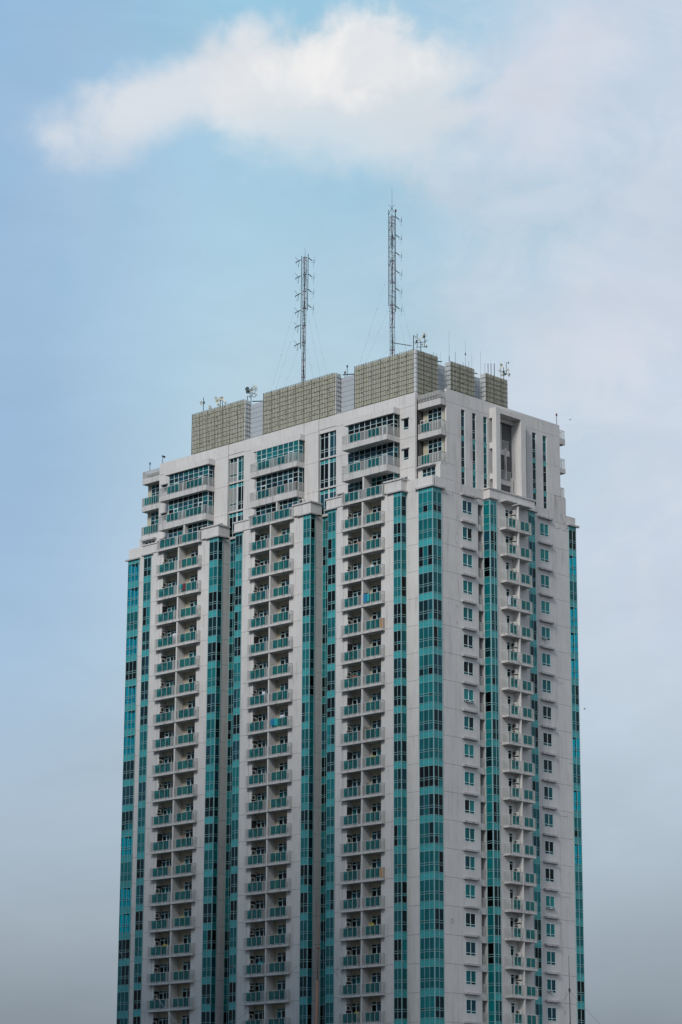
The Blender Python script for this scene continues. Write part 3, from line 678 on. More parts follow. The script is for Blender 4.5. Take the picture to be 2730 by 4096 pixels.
# glazed boxes and big balconies
def gpane(F, a0, a1, e, z0, z1, par, mats=None, pri=20):
    piece('pane', fb(F, a0 + .02, a1 - .02, e - .04, e, z + z0 + .02, z + z1 - .02), R_.choice(mats or VIS), par, pri)
UP = {'east': ([-14.05, -13.04, -12.2, -11.3, -10.35, -9.4, -8.45, -7.65, -6.6], (-13.75, -6.33, 1.15), (-14.5, -6.3, 0.05), -10.34),
      'middle': ([-29.85, -29.0, -28.1, -27.1, -26.1, -25.15, -24.25, -23.4, -22.5], (-30.5, -22.25, 0.25), (-30.6, -22.2, -0.26), -25.85),
      'west': ([-45.95, -45.0, -44.2, -43.25, -42.3, -41.35, -40.4, -39.6, -38.6], (-47.1, -38.3, 0.4), (-46.5, -38.25, 0.05), -42.4)}
for bn, (cols, (b0, b1, be), (c0, c1, ce), fx) in UP.items():
    eg = -0.3
    # light structure behind the glass
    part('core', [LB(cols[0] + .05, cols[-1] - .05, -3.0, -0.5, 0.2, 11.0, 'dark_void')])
    for fl, (zb, ztop, tr) in enumerate(((7.45, 10.2, [9.6, 9.05]), (3.75, 6.75, [6.2, 5.6]), (0.2, 2.95, [2.45, 1.85]))):
        rows = [zb] + sorted(tr) + [ztop + 0.02]
        mb = mull('L', cols, eg, [z + r for r in rows], th=0.06)
        for yy in (0.7,): mb.box(*fb(('S', cols[-1]), 0.3 + yy, 0.36 + yy, -0.04, 0.03, z + zb, z + ztop), 'frame_white')
        for r in tr: mb.box(*fb(('S', cols[-1]), 0.33, 1.0, -0.04, 0.03, z + r - .03, z + r + .03), 'frame_white')
        d_i = R_.choice((1, 4)) ; 
        for di in (1, 6):
            mb.box(*fb('L', cols[di] + .03, cols[di] + .1, eg - .02, eg + .055, z + zb, z + tr[-1] if True else 0), 'frame_white'); mb.box(*fb('L', cols[di + 1] - .1, cols[di + 1] - .03, eg - .02, eg + .055, z + zb, z + tr[-1]), 'frame_white')
            mb.box(*fb('L', cols[di] + .1, cols[di + 1] - .1, eg - .02, eg + .055, z + tr[-1] - .12, z + tr[-1] - .03), 'frame_white')
        w_ = build(mb, 'glazed_front', tower)
        lite = {('middle', 0): ['g_curtain', 'g_curtain', 'g_curtain2'], ('west', 0): ['g_curtain', 'g_blue', 'g_blue', 'g_deep'], ('west', 1): ['g_blue', 'g_black', 'g_deep', 'g_curtain'], ('east', 0): ['g_black', 'g_black', 'g_deep'], ('east', 1): ['g_deep', 'g_deep', 'g_blue', 'g_curtain'], ('middle', 1): ['g_deep', 'g_black', 'g_blue']}.get((bn, fl), ['g_blue', 'g_deep', 'g_curtain', 'g_black'])
        for ci in range(len(cols) - 1):
            for r0, r1 in zip(rows[:-1], rows[1:]): gpane('L', cols[ci] + .02, cols[ci + 1] - .02, eg, r0, r1, w_, lite)
        for r0, r1 in zip(rows[:-1], rows[1:]): piece('pane', (cols[-1] - .04, cols[-1], 0.33, 1.0, z + r0 + .03, z + r1 - .03), R_.choice(lite), w_, 20)
    part('canopy', [LB(c0, c1, E2, ce, 10.24, 10.98)])
    for i, (zb, zt, hh) in enumerate(((6.78, 7.45, 8.5), (2.95, 3.75, 4.75))):
        bal = part('balcony', [LB(b0, b1, E2, be, zb, zt, 'slab_edge')]); bal.name = 'balcony'
        # railing: alternate glass and bars
        n = 12; wdt = (b1 - b0 - 0.12) / n; rb = MB(); zr0, zr1 = zt + .06, zt + 1.05
        pat = 'bbgggbbgggbb' if bn == 'east' else ('bbgggbbggggb' if bn == 'west' else 'bbgggbbggbbb')
        gl = []
        for j in range(n):
            a = b0 + .06 + j * wdt; rb.box(*fb('L', a - .02, a + .02, be - .06, be - .01, z + zt, z + zr1), 'rail_white')
            if pat[j] == 'b':
                for q in range(5): c = a + (q + .5) * wdt / 5; rb.box(*fb('L', c - .016, c + .016, be - .05, be - .02, z + zr0, z + zr1), 'rail_white')
            else: gl.append(fb('L', a + .04, a + wdt - .04, be - .045, be - .03, z + zr0 + .04, z + zr1 - .03))
        rb.box(*fb('L', b0 + .03, b1 - .03, be - .07, be, z + zr1, z + zr1 + .06), 'rail_white'); rb.box(*fb('L', b0 + .06, b1 - .06, be - .055, be - .02, z + zr0, z + zr0 + .035), 'rail_white')
        nb = int((be - E2) / 0.14)
        for xx in (b0 + .06, b1 - .06):
            for q in range(nb): ee = E2 + .1 + q * (be - E2 - .15) / nb; rb.box(xx - .015, xx + .015, -ee - .015, -ee + .015, z + zr0, z + zr1, 'rail_white')
            rb.box(xx - .03, xx + .03, -be + .07, -E2, z + zr1, z + zr1 + .06, 'rail_white')
        r_ = build(rb, 'railing', bal)
        for q in gl: piece('glass_panel', q, 'rail_glass', r_, 15)
    part('dividing_fin', [LB(fx, fx + .22, E2 + .8, be - 0.05, 0.17, 2.94)])
# slot windows
def slotwin(cols1, cols2, louv):
    ew = -1.5
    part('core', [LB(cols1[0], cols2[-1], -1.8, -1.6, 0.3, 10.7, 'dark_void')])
    for (rows, sp) in (([7.5, 8.28, 8.55, 10.1, 10.62], False), ([3.72, 4.5, 4.75, 6.75, 7.2], True), ([0.3, 1.0, 1.25, 3.0, 3.38], True)):
        for cc, lou in ((cols1, louv), (cols2, False)):
            w_ = build(mull('L', cc, ew, [z + r for r in rows], th=0.06), 'slot_window', tower)
            st = R_.choice(['g_curtain', 'g_deep', 'g_black', 'g_blue'])
            for j, (r0, r1) in enumerate(zip(rows[:-1], rows[1:])):
                for a, b in zip(cc[:-1], cc[1:]):
                    if lou and rows[0] > 1 and j in (0, 2):
                        mb = MB(); n = int((r1 - r0) / 0.11)
                        for q in range(n): zz = z + r0 + .04 + q * (r1 - r0 - .05) / n; mb.box(*fb('L', a + .05, b - .05, ew - .02, ew + .06, zz, zz + .05), 'rail_white')
                        build(mb, 'louvre', w_)
                        piece('pane', fb('L', a + .02, b - .02, ew - .06, ew - .03, z + r0, z + r1), 'g_black', w_, 3)
                    else: piece('pane', fb('L', a + .03, b - .03, ew - .04, ew, z + r0 + .02, z + r1 - .02), 'spandrel' if (j == 3 and sp) else st, w_, 15)
        part('sill', [LB(cols1[0], cols2[-1], -1.55, -1.3, rows[0] - .2, rows[0], 'slab_edge')])
    part('mullion_pier', [LB(cols1[-1] + .03, cols2[0] - .03, -1.55, -1.44, 0.3, 10.62, 'plaster')])
slotwin([-35.88, -35.25, -34.6], [-34.4, -33.75, -33.08], True)
slotwin([-19.88, -19.2, -18.5], [-18.3, -17.6, -16.93], False)
# corner loggias
def loggia(x0, x1, y0, yb, sides, win, pre):
    # x0..x1 extent, front y0, back wall yb
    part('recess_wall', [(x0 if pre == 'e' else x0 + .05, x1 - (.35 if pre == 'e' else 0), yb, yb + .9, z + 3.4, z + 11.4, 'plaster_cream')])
    for i, (zb, zt, top) in enumerate(((10.4, 11.15, 12.05), (6.72, 7.4, 8.5), (3.1, 3.5, 4.62))):
        bal = part('balcony', [(x0, x1, y0, yb + .0, z + zb, z + zt, 'slab_edge')])
        rb = MB(); zr0, zr1 = zt + .08, top; gl = []
        W = x1 - x0 - .08
        if i == 0: pat = 'bbbbbbbb'
        else: pat = 'bgggbbbb' if pre == 'e' else 'bggggggg'
        wd = W / 8
        m_ = 'rail_white'
        for j in range(8):
            a = x0 + .04 + j * wd; rb.box(a - .02, a + .02, y0 + .02, y0 + .06, z + zt, z + zr1, m_)
            if pat[j] == 'b':
                for q in range(4): c = a + (q + .5) * wd / 4; rb.box(c - .016, c + .016, y0 + .02, y0 + .05, z + zr0, z + zr1, m_)
            else: gl.append((a + .03, a + wd - .03, y0 + .03, y0 + .045, z + zr0 + .03, z + zr1 - .02))
        rb.box(x0, x1, y0 + .01, y0 + .07, z + zr1, z + zr1 + .055, m_); rb.box(x0, x1, y0 + .02, y0 + .06, z + zr0, z + zr0 + .03, m_)
        xs = x1 - .04 if pre == 'e' else x0 + .04
        for q in range(9): yy = y0 + .1 + q * (yb - y0 - .12) / 8; rb.box(xs - .016, xs + .016, yy, yy + .03, z + zr0, z + zr1, m_)
        rb.box(xs - .03, xs + .03, y0 + .07, yb, z + zr1, z + zr1 + .055, m_)
        r_ = build(rb, 'railing', bal)
        for q in gl: piece('glass_panel', q, 'rail_glass', r_, 15)
    for zb, zt in ((7.42, 10.3), (3.52, 6.6)):
        F = 'L'; rows = [z + zb, z + zt - 1.6, z + zt - 1.05, z + zt - .5, z + zt]
        w_ = build(mull(F, win, -yb + .03, rows, th=.06), 'window', tower)
        for r0, r1 in zip(rows[:-1], rows[1:]):
            for a, b in zip(win[:-1], win[1:]): piece('pane', fb(F, a + .03, b - .03, -yb, -yb + .02, r0 + .02, r1 - .02), R_.choice(['g_black', 'g_deep', 'g_deep', 'g_blue'] if pre == 'e' else ['g_curtain', 'g_blue', 'g_deep']), w_, 18)
loggia(-3.84, -0.2, 1.52, 2.45, 'e', [-3.0, -2.25, -1.5, -0.85], 'e')
loggia(-52.4, -48.8, 1.35, 2.35, 'w', [-51.6, -50.8, -49.9, -49.0], 'w')
# lower corner wall with its window
build(panel('L', -3.84, -0.2, -1.5, z + 0.2, z + 3.1, [(-3.2, -1.1, z + 1.5, z + 2.98)]), 'wall_panel', tower)
w_ = build(mull('L', [-3.17, -2.5, -1.8, -1.13], -1.6, [z + 1.5, z + 2.0, z + 2.45, z + 2.95], th=.06), 'window', tower)
for a, b in ((-3.17, -2.5), (-2.5, -1.8), (-1.8, -1.13)):
    for r0, r1 in ((1.5, 2.0), (2.0, 2.45), (2.45, 2.95)): gpane('L', a, b, -1.62, r0, r1, w_, ['g_black', 'g_deep', 'g_blue', 'g_deep'])
part('window_ledge', [LB(-3.75, -0.95, -1.5, -1.1, 3.1, 3.24, 'cornice')])
build(panel('L', -52.4, -48.8, -1.1, z + 1.62, z + 3.08, [(-51.3, -49.4, z + 1.95, z + 2.4)]), 'wall_panel', tower)
w_ = build(mull('L', [-51.3, -50.65, -50.0, -49.4], -1.15, [z + 1.95, z + 2.4], th=.07), 'window', tower)
for a, b in ((-51.3, -50.65), (-50.65, -50.0), (-50.0, -49.4)): gpane('L', a, b, -1.2, 1.95, 2.4, w_, ['g_deep', 'g_black'])
part('window_ledge', [LB(-51.7, -49.1, -1.1, -0.7, 2.55, 2.75, 'cornice'), LB(-51.5, -48.8, -1.1, -0.9, 1.62, 1.74, 'slab_edge')])

# right-hand face, upper storeys: panels between joints with tall narrow windows
STR = [(4.87, 5.57), (6.87, 7.53), (8.86, 9.54), (17.84, 18.56), (19.81, 20.54)]
rj = [(1.3, 3.4), (3.4, 7.1), (7.1, 10.92), (10.92, 12.5)]
segs = [(2.27, 3.72, None), (3.72, 8.0 - 1.6, 0), (6.4, 8.2, 1), (8.2, 9.95, 2), (15.5, 16.6, None), (16.6, 19.2, 3), (19.2, 21.8, 4), (21.8, 22.87, None)] 
for z0_, z1_ in rj:
    for a0, a1, si in segs:
        if a0 == 21.8 and z0_ < 3: continue
        mat = 'plaster_worn' if (si in (1, 2) and z0_ >= 3.4) else 'plaster'
        if a0 == 2.27 and z0_ < 2: build(panel('R', a0, a1, 0.0, z + 1.44, z + z1_), 'wall_panel', tower); continue
        if si is None or z0_ > 10:
            if z0_ > 10: continue
            build(panel('R', a0, a1, 0.0, z + z0_, z + z1_, (), mat), 'wall_panel', tower)
        else:
            w0, w1 = STR[si]; e_ = 0.0
            for p, q in ((a0, w0), (w1, a1)): build(panel('R', p, q, 0.0, z + z0_, z + (z1_ if z1_ < 10.9 else 10.92), (), mat, gap=0.012), 'wall_panel', tower)
            if z1_ > 10.9: build(panel('R', w0, w1, 0.0, z + 10.52, z + 10.92, (), mat, gap=0.0), 'wall_panel', tower)
for a0, a1 in ((2.27, 3.72), (3.72, 5.6), (5.6, 8.75), (8.75, 9.95), (12.78, 16.52), (16.52, 19.83), (19.83, 22.87)):
    if a0 > 0: build(panel('R', a0, a1, 0.0, z + 10.92, z + 12.5), 'wall_panel', tower)
build(panel('R', 9.95, 12.78, 0.0, z + 11.73, z + 12.5), 'wall_panel', tower)
build(MB().box(-0.5, -0.2, 1.35, 2.47, z + 1.46, z + 3.09, 'plaster'), 'wall_panel', tower)
for si, (w0, w1) in enumerate(STR):
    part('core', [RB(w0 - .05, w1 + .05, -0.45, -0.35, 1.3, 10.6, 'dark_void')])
    for zb, zt, sp in ((7.3, 10.5, True), (3.5, 6.68, True), (1.36, 2.88, False)):
        rows = [zb] + [r for r in (zt - 2.35, zt - 2.1, zt - 0.75) if r > zb + .3] + [zt]
        w_ = build(mull('R', [w0 + .02, w1 - .02], -0.12, [z + r for r in rows] , th=.04), 'strip_window', tower)
        st = R_.choice(['g_black', 'g_deep', 'g_deep', 'g_curtain'])
        for r0, r1 in zip(rows[:-1], rows[1:]): piece('pane', fb('R', w0 + .05, w1 - .05, -.16, -.12, z + r0 + .02, z + r1 - .02), st if R_.random() < .7 else R_.choice(VIS), w_, 18)
        if sp: piece('spandrel_panel', fb('R', w0 + .03, w1 - .03, -.16, -.12, z + zb - .6, z + zb - .03), 'spandrel', w_, 18)
# projecting portal frame
part('portal', [RB(9.95, 10.72, 0.42, 1.05, 1.6, 11.1), RB(9.95, 10.72, 0.0, 0.42, 10.52, 11.1), RB(9.95, 10.72, 0.0, 0.42, 6.75, 7.47), RB(9.95, 10.72, 0.0, 0.42, 2.97, 3.65),
                RB(14.5, 15.4, 0.0, 1.05, 1.6, 11.1), RB(9.95, 15.4, 0.0, 1.05, 11.1, 11.72)])
part('recess_wall', [RB(10.72, 11.3, -0.3, -0.02, 1.3, 11.1), RB(14.42, 15.5, -0.3, -0.02, 1.3, 11.7), RB(11.3, 14.42, -0.3, -0.02, 10.6, 11.7), RB(11.3, 14.4, -2.7, -2.5, 1.3, 10.6), RB(14.42, 14.6, -2.5, -0.3, 1.3, 10.6), RB(11.15, 11.3, -2.5, -0.3, 1.3, 10.6), RB(9.9, 10.72, -0.3, -0.02, 1.3, 11.7)])
for zb, zt, a1 in ((6.62, 7.3, 13.95), (2.95, 3.55, 14.3)):
    b_ = part('balcony', [RB(11.3, a1, -2.4, -0.32, zb, zt)])
    rb = MB()
    n = int((a1 - 11.4) / .11)
    for q in range(n): a = 11.35 + q * (a1 - 11.4) / n; rb.box(*fb('R', a, a + .03, -.40, -.37, z + zt, z + zt + 1.12), 'rail_white')
    rb.box(*fb('R', 11.32, a1 - .02, -.42, -.35, z + zt + 1.12, z + zt + 1.18), 'rail_white'); build(rb, 'railing', b_)
part('dividing_fin', [RB(12.4, 12.5, -2.2, -0.3, 7.3, 10.4), RB(13.05, 13.15, -2.2, -0.1, 3.6, 7.5), RB(14.1, 14.2, -2.0, -0.05, 1.5, 3.98), RB(11.9, 12.0, -2.2, -.3, 3.55, 6.6)])
part('drain_pipe', []) if False else None
dp = MB(); dp.tube((-0.12, 16.75, z + 1.6), (-0.12, 16.75, z + 10.5), 0.055, 'metal_dark', 8); build(dp, 'drain_pipe', tower)
part('parapet', [(-0.52, -0.5, 2.6, 22.9, z + 11.7, z + 12.45, 'plaster')])
part('end_wall', [(-3.0, -0.2, 23.075, 23.25, z + 3.5, z + 12.5), (-3.0, -0.52, 23.9, 24.18, z + 1.3, z + 3.48), (-3.0, -0.35, 25.75, 25.97, z, z + 1.2)])
for zb, zt, top in ((10.2, 10.95, 11.95), (6.55, 7.1, 8.3), (3.1, 3.5, 4.6)):
    b_ = part('balcony', [(-3.8, -0.25, 23.1, 24.35 if zb > 4 else 24.1, z + zb, z + zt, 'slab_edge')])
    rb = MB(); y1 = 24.25 if zb > 4 else 24.0
    for q in range(9): yy = 23.15 + q * (y1 - 23.15) / 8; rb.box(-.32, -.29, yy, yy + .03, z + zt, z + top, 'rail_white')
    rb.box(-.33, -.28, 23.1, y1 + .03, z + top, z + top + .05, 'rail_white')
    for q in range(20): xx = -3.7 + q * .18; rb.box(xx, xx + .03, y1, y1 + .03, z + zt, z + top, 'rail_white')
    rb.box(-3.75, -.3, y1, y1 + .05, z + top, z + top + .05, 'rail_white'); build(rb, 'railing', b_)

# ------------------------------------------------------------------ rooftop plant room and louvre screens
RZ = z + 11.7
rows_n = 12; rh = 0.593; ST = z + 19.15
pr_ = MB(); pr_.box(-44.5, -7.6, 5.2, 20.5, RZ, z + 18.5, 'joint'); build(pr_, 'plant_room_core', tower)
def plant_panels(F, a0, a1):
    for i in range(12):
        z1_ = z + 18.65 - i * 0.635
        if z1_ < RZ + .6: break
        bx = (a0, a1, 5.0, 5.2, z1_ - .6, z1_) if F == 'L' else (-7.6, -7.4, a0, a1, z1_ - .6, z1_)
        build(MB().box(*bx, 'metal_panel'), 'plant_room_panel', tower)
for a0, a1 in ((-36.9, -31.8), (-20.8, -15.7)): plant_panels('L', a0, a1)
for a0, a1 in ((7.2, 11.2), (13.8, 17.7)): plant_panels('R', a0, a1)
def lpanel(F, w_, pale=False):
    mb = MB(); sm = 'screen_pale' if pale else 'screen_slat'; n = max(1, round(w_ / 0.3)); c = w_ / n
    def B(a0, a1, d0, d1, z0, z1, m):
        mb.box(*((a0, a1, d0, d1, z0, z1) if F == 'L' else (-d1, -d0, a0, a1, z0, z1)), m)
    for i in range(n + 1):
        t = .09 if i in (0,) else .038
        if i < n: B(i * c, i * c + t, -.012 if i else -.03, .05, 0, rh, sm if pale else 'screen_frame')
    B(0, w_, -.02, .02, 0, .055, 'screen_frame' if not pale else 'metal_dark')
    for j in range(4): B(0.03, w_, 0.02, .06, .06 + j * .135, .06 + j * .135 + .105, sm)
    if not pale:
        for q in RP.sample(range(n * 4), max(1, n * 4 // 10)): B((q % n) * c + .05, (q % n) * c + c - .02, 0.005, .015, .07 + (q // n) * .135, .07 + (q // n) * .135 + .085, 'screen_back' if q % 3 else 'screen_pale')
    return mb
screens = [('L', -45.95, -35.97, 4.0, 'west end', 'grey slatted louvre screen at the west end of the roof'),
           ('L', -32.66, -19.82, 4.0, 'middle', 'long slatted louvre screen in front of the shorter mast'),
           ('L', -16.63, -6.5, 4.0, 'corner', 'slatted louvre screen wrapping the roof corner below the tallest mast'),
           ('R', 10.33, 14.70, -6.46, 'right', 'narrow louvre screen between two plant room gaps on the right'),
           ('R', 16.80, 20.91, -6.46, 'far right', 'louvre screen at the far right end below the dish cluster')]
LPC = {}; RP = random.Random(5)
def lp(F, w_, pale):
    k_ = (F, round(w_, 3), pale, RP.randrange(9))
    if k_ not in LPC: LPC[k_] = lpanel(F, w_, pale).mesh('louvre_panel', (0, 0, 0))
    return LPC[k_]
def face(root, F, a0, a1, plane, pale=False, mod=1.5):
    n = max(1, round((a1 - a0) / mod)); w_ = (a1 - a0) / n
    for i in range(n):
        for j in range(rows_n):
            pos = (a0 + i * w_, plane, ST - (j + 1) * rh) if F == 'L' else (plane, a0 + i * w_, ST - (j + 1) * rh)
            link(bpy.data.objects.new('louvre_panel', lp(F, w_, pale)), root, pos)
for F, a0, a1, pl, nm, lab in screens:
    c = ((a0 + a1) / 2, pl + .5, RZ) if F == 'L' else (pl - .5, (a0 + a1) / 2, RZ)
    root = empty('louvre_screen', c); tag(root, lab, 'louvre screen', 'louvre screens round the rooftop plant room')
    bk = MB()
    if F == 'L':
        bk.box(a0 + .1, a1 - .16, pl + .2, pl + .9, RZ, ST - .1, 'screen_back'); build(bk, 'backing', root); face(root, 'L', a0, a1, pl)
        if nm != 'corner': face(root, 'R', pl + .0, pl + .95, a1, True, .95)
        else:
            face(root, 'R', pl, 8.05, a1 + .04)
            bk = MB(); bk.box(a1 - .6, a1 - .16, pl + .9, 8.0, RZ, ST - .1, 'screen_back'); build(bk, 'backing', root)
            e_ = MB()
            for j in range(rows_n): e_.box(a1 - .18, a1 + .09, pl - .06, pl + .25, ST - (j + 1) * rh + .05, ST - j * rh - .01, 'screen_pale')
            build(e_, 'corner_block', root)
        tb = MB()
        for i in range(int((a1 - a0) / .3)): tb.box(a0 + i * .3, a0 + i * .3 + .05, pl - .04, pl + .06, ST, ST + .1, 'screen_frame')
        build(tb, 'coping', root)['kind'] = 'stuff'
    else:
        bk.box(pl - .9, pl - .16, a0 + .1, a1 - .1, RZ, ST - .1, 'screen_back'); build(bk, 'backing', root); face(root, 'R', a0, a1, pl)
        face(root, 'L', pl - .95, pl, a0, True, .95)
for p, q in (((-35.6, 4.9, ST - .15), (-34.2, 5.6, ST - .25)), ((-19.5, 4.9, ST - .15), (-18.1, 5.6, ST - .2)), ((-7.0, 9.3, ST - .2), (-6.6, 8.2, ST - .55)), ((-7.0, 15.8, ST - .25), (-6.6, 14.9, ST - .45))):
    build(MB().tube(p, q, .07, 'metal_dark', 5), 'brace', tower)

# ------------------------------------------------------------------ lattice masts
def ray_pt(px, py, plane_y=None, plane_x=None):
    # building-frame position of a full-resolution photograph point on a real plane of the roof (used once, to lay out the plan)
    a, b = px - 1365, py - 2048; A = _c * a + _s * b; B_ = -_s * a + _c * b; f = 10644.95
    d = _F + _r * (A / f) - _U * (B_ / f); o = cam.matrix_world.translation
    t = ((plane_y - o.y) / d.y) if plane_y is not None else ((plane_x - o.x) / d.x)
    return o + d * t
def mast(base, top_z, lean, wdt, label, name, arms_l, arms_r, spike, nsec, guys, ascale=0.42, low=0):
    bx, by = base; H = top_z - RZ
    root = empty(name, (bx, by, RZ)); tag(root, label, 'mast', 'lattice masts on the roof'); S = ascale
    def P(h, ox=0, oy=0): return (bx + lean[0] * h / H + ox, by + lean[1] * h / H + oy, RZ + h)
    hw = wdt / 2; cs = ((-hw, -hw), (hw, -hw), (hw, hw), (-hw, hw)); sec = H / nsec
    for i in range(nsec):
        m = 'mast_red' if (nsec - i) % 2 == 1 else 'mast_white'; mb = MB(); h0, h1 = i * sec, (i + 1) * sec
        for c in cs: mb.tube(P(h0, *c), P(h1, *c), .03, m, 5)
        nb = 4
        for j in range(nb):
            a, b_ = h0 + sec * j / nb, h0 + sec * (j + 1) / nb
            for c0, c1 in zip(cs, cs[1:] + cs[:1]):
                p, q = (c0, c1) if j % 2 else (c1, c0); mb.tube(P(a, *p), P(b_, *q), .013, m, 4)
        for c0, c1 in zip(cs, cs[1:] + cs[:1]): mb.tube(P(h1, *c0), P(h1, *c1), .035, 'mast_red', 5)
        build(mb, 'lattice_section', root)
    cb_ = MB()
    for j in range(3):
        prev = None
        for i in range(30):
            h = low + (H - low) * i / 29 * (0.93 if j else 1); o_ = (math.sin(i * 1.7 + j * 2) * .05 + (j - 1) * .06, math.cos(i * 1.3 + j) * .05); p = P(h, *o_)
            if prev: cb_.tube(prev, p, .03, 'metal_dark', 4)
            prev = p
    build(cb_, 'feeder_cable', root)
    sp_ = MB(); sp_.tube(P(H), P(H + spike), .03, 'metal_dark', 5, .012); build(sp_, 'lightning_rod', root)
    # screen-right on the ground plane is direction _r
    rx, ry = _r.x, _r.y
    P0_ = P
    def PS(h, ox=0, oy=0): return P0_(h, ox * S, oy * S)
    for sgn, off, arms in ((-1, 1.0 if S < .5 else 1.0, arms_l), (1, 1.0, arms_r)):
        if not arms: continue
        zs = [a for a in arms]
        po = (rx * sgn * off, ry * sgn * off); pm = MB(); pm.tube(PS(min(zs) - .8, *po), PS(max(zs) + .5, *po), .045, 'metal_dark', 6)
        n = 6
        for i in range(n): h = min(zs) + (max(zs) - min(zs)) * i / (n - 1) - .4; pm.tube(PS(h - sgn * .15, *po), PS(h, 0, 0), .028, 'metal_dark', 4)
        build(pm, 'antenna_pole', root)
        for h in zs:
            am = MB(); d = 1.0
            tip = (rx * sgn * (off + 1.9 * d), ry * sgn * (off + 1.9 * d))
            if sgn < 0:       # crossed dipole arms
                am.tube(PS(h, *po), PS(h - .95 * .5, *tip), .035, 'metal_dark', 5)
                mid = (rx * sgn * (off + .95), ry * sgn * (off + .95))
                am.tube(PS(h - .85 * .5, *tip), PS(h - .05, rx * sgn * (off + .45), ry * sgn * (off + .45)), .04, 'metal_dark', 5)
                am.tube(PS(h - .25, *mid), PS(h + .35, rx * sgn * (off + 2.15), ry * sgn * (off + 2.15)), .022, 'metal_dark', 4)
                am.tube(PS(h - .25, rx * sgn * (off + .8), ry * sgn * (off + .8)), PS(h - 1.1, rx * sgn * (off + 1.05), ry * sgn * (off + 1.05)), .028, 'metal_dark', 4)
                am.tube(PS(h - .47, *tip), PS(h - .7, rx * sgn * (off + 1.55), ry * sgn * (off + 1.55)), .02, 'metal_dark', 4)
            else:
                e1 = (rx * (off + 1.15), ry * (off + 1.15)); am.tube(PS(h, *po), PS(h - .42, *e1), .06, 'metal_dark', 5)
                for up_, n_ in ((.14, 1), (-.16, 1)):
                    am.tube(PS(h - .5 + up_, rx * (off + 1.0), ry * (off + 1.0)), PS(h - .55 + up_, *tip), .018, 'metal_dark', 4)
                am.tube(PS(h - .5 + .14, *tip), PS(h - .5 - .2, *tip), .03, 'metal_dark', 4)
                am.tube(PS(h - .6, *tip), PS(h + .12, rx * (off + 1.95), ry * (off + 1.95)), .014, 'metal_dark', 4)
                am.tube(PS(h - .6, rx * (off + 1.75), ry * (off + 1.75)), PS(h - 1.35, rx * (off + 1.72), ry * (off + 1.72)), .014, 'metal_dark', 4)
            build(am, 'antenna', root)
    for (h, gx, gy, gz) in guys:
        g_ = MB(); g_.tube(P(h), (gx, gy, gz), .006, 'wire', 4)
        v0, v1 = Vector(P(h)), Vector((gx, gy, gz))
        for f_ in (.2, .4, .6, .8): g_.tube(v0.lerp(v1, f_), v0.lerp(v1, f_ + .012), .02, 'wire', 5)
        build(g_, 'guy_wire', root)
    return root, P, H
def guyset(hs, spreads, y, zt):
    out = []
    for h in hs:
        for (x, yy) in spreads: out.append((h, x, yy, zt))
    return out
b1 = ray_pt(1212, 1530, plane_y=12.0); t1_ = ray_pt(1221, 1030, plane_y=12.0)
H1 = t1_.z - RZ
g1s = []
for fr, px in ((.93, 1085), (.80, 1100), (.62, 1130), (.42, 1160)):
    q = ray_pt(px - 20, 1560, plane_y=8.0); g1s.append((H1 * fr, q.x, 8.0, z + 18.7))
for fr, px in ((.93, 1335), (.80, 1310), (.62, 1285), (.42, 1255)):
    q = ray_pt(px, 1500, plane_y=13.0); g1s.append((H1 * fr, q.x, 13.0, z + 18.7))
hz = lambda px, py: ray_pt(px, py, plane_y=12.0).z - RZ
mast((b1.x, 12.0), t1_.z, (t1_.x - b1.x, 0), 0.33, 'shorter lattice mast with antennas on both sides above the left roof screen', 'lattice_mast',
     [hz(1208, y) for y in (1042, 1106, 1176, 1243, 1302, 1374)], [hz(1228, y) for y in (1028, 1092, 1153, 1215)], 1.3, 12, g1s)
b2 = ray_pt(1571, 1415, plane_y=12.0); t2_ = ray_pt(1569, 868, plane_y=12.0)
H2 = t2_.z - RZ; g2s = []
for fr, px in ((.80, 1430), (.62, 1445), (.42, 1460), (.22, 1480)):
    q = ray_pt(px - 12, 1470, plane_y=7.0); g2s.append((H2 * fr, q.x, 7.0, z + 18.7))
for fr, px in ((.80, 1690), (.68, 1665), (.50, 1650), (.34, 1640)):
    q = ray_pt(px - 6, 1380, plane_y=14.0); g2s.append((H2 * fr, q.x, 14.0, z + 18.7))
hz2 = lambda px, py: ray_pt(px, py, plane_y=12.0).z - RZ
r2_, P2_, _h = mast((b2.x, 12.0), t2_.z, (t2_.x - b2.x, 0), 0.42, 'tallest lattice mast with a long spike and antennas at the roof corner', 'lattice_mast',
     [], [hz2(1580, y) for y in (862, 934, 1005, 1077, 1148, 1220)], 4.1, 10, g2s)
am = MB(); rx, ry = _r.x, _r.y
po = (-rx * .45, -ry * .45); am.tube(P2_(H2 - 12, *po), P2_(H2 + 1.0, *po), .04, 'metal_dark', 5)
for y_ in (838, 905, 975, 1043):
    h = hz2(1570, y_)
    am.tube(P2_(h - .7, -rx * .45, -ry * .45), P2_(h + .3, 0, 0), .035, 'metal_dark', 5); am.tube(P2_(h + .3, 0, 0), P2_(h + .6, -rx * .5, -ry * .5), .022, 'metal_dark', 4)
    am.tube(P2_(h + .3, 0, 0), P2_(h + .65, rx * .35, ry * .35), .022, 'metal_dark', 4); am.tube(P2_(h + .3, 0, 0), P2_(h - .55, rx * .3, ry * .3), .022, 'metal_dark', 4)
for y_ in (862, 893, 950, 1010, 1069, 1128, 1187, 1250):
    h = hz2(1570, y_); am.tube(P2_(h + .2, *po), P2_(h - .15, rx * .5, ry * .5), .025, 'metal_dark', 4)
build(am, 'antenna_pole', r2_)
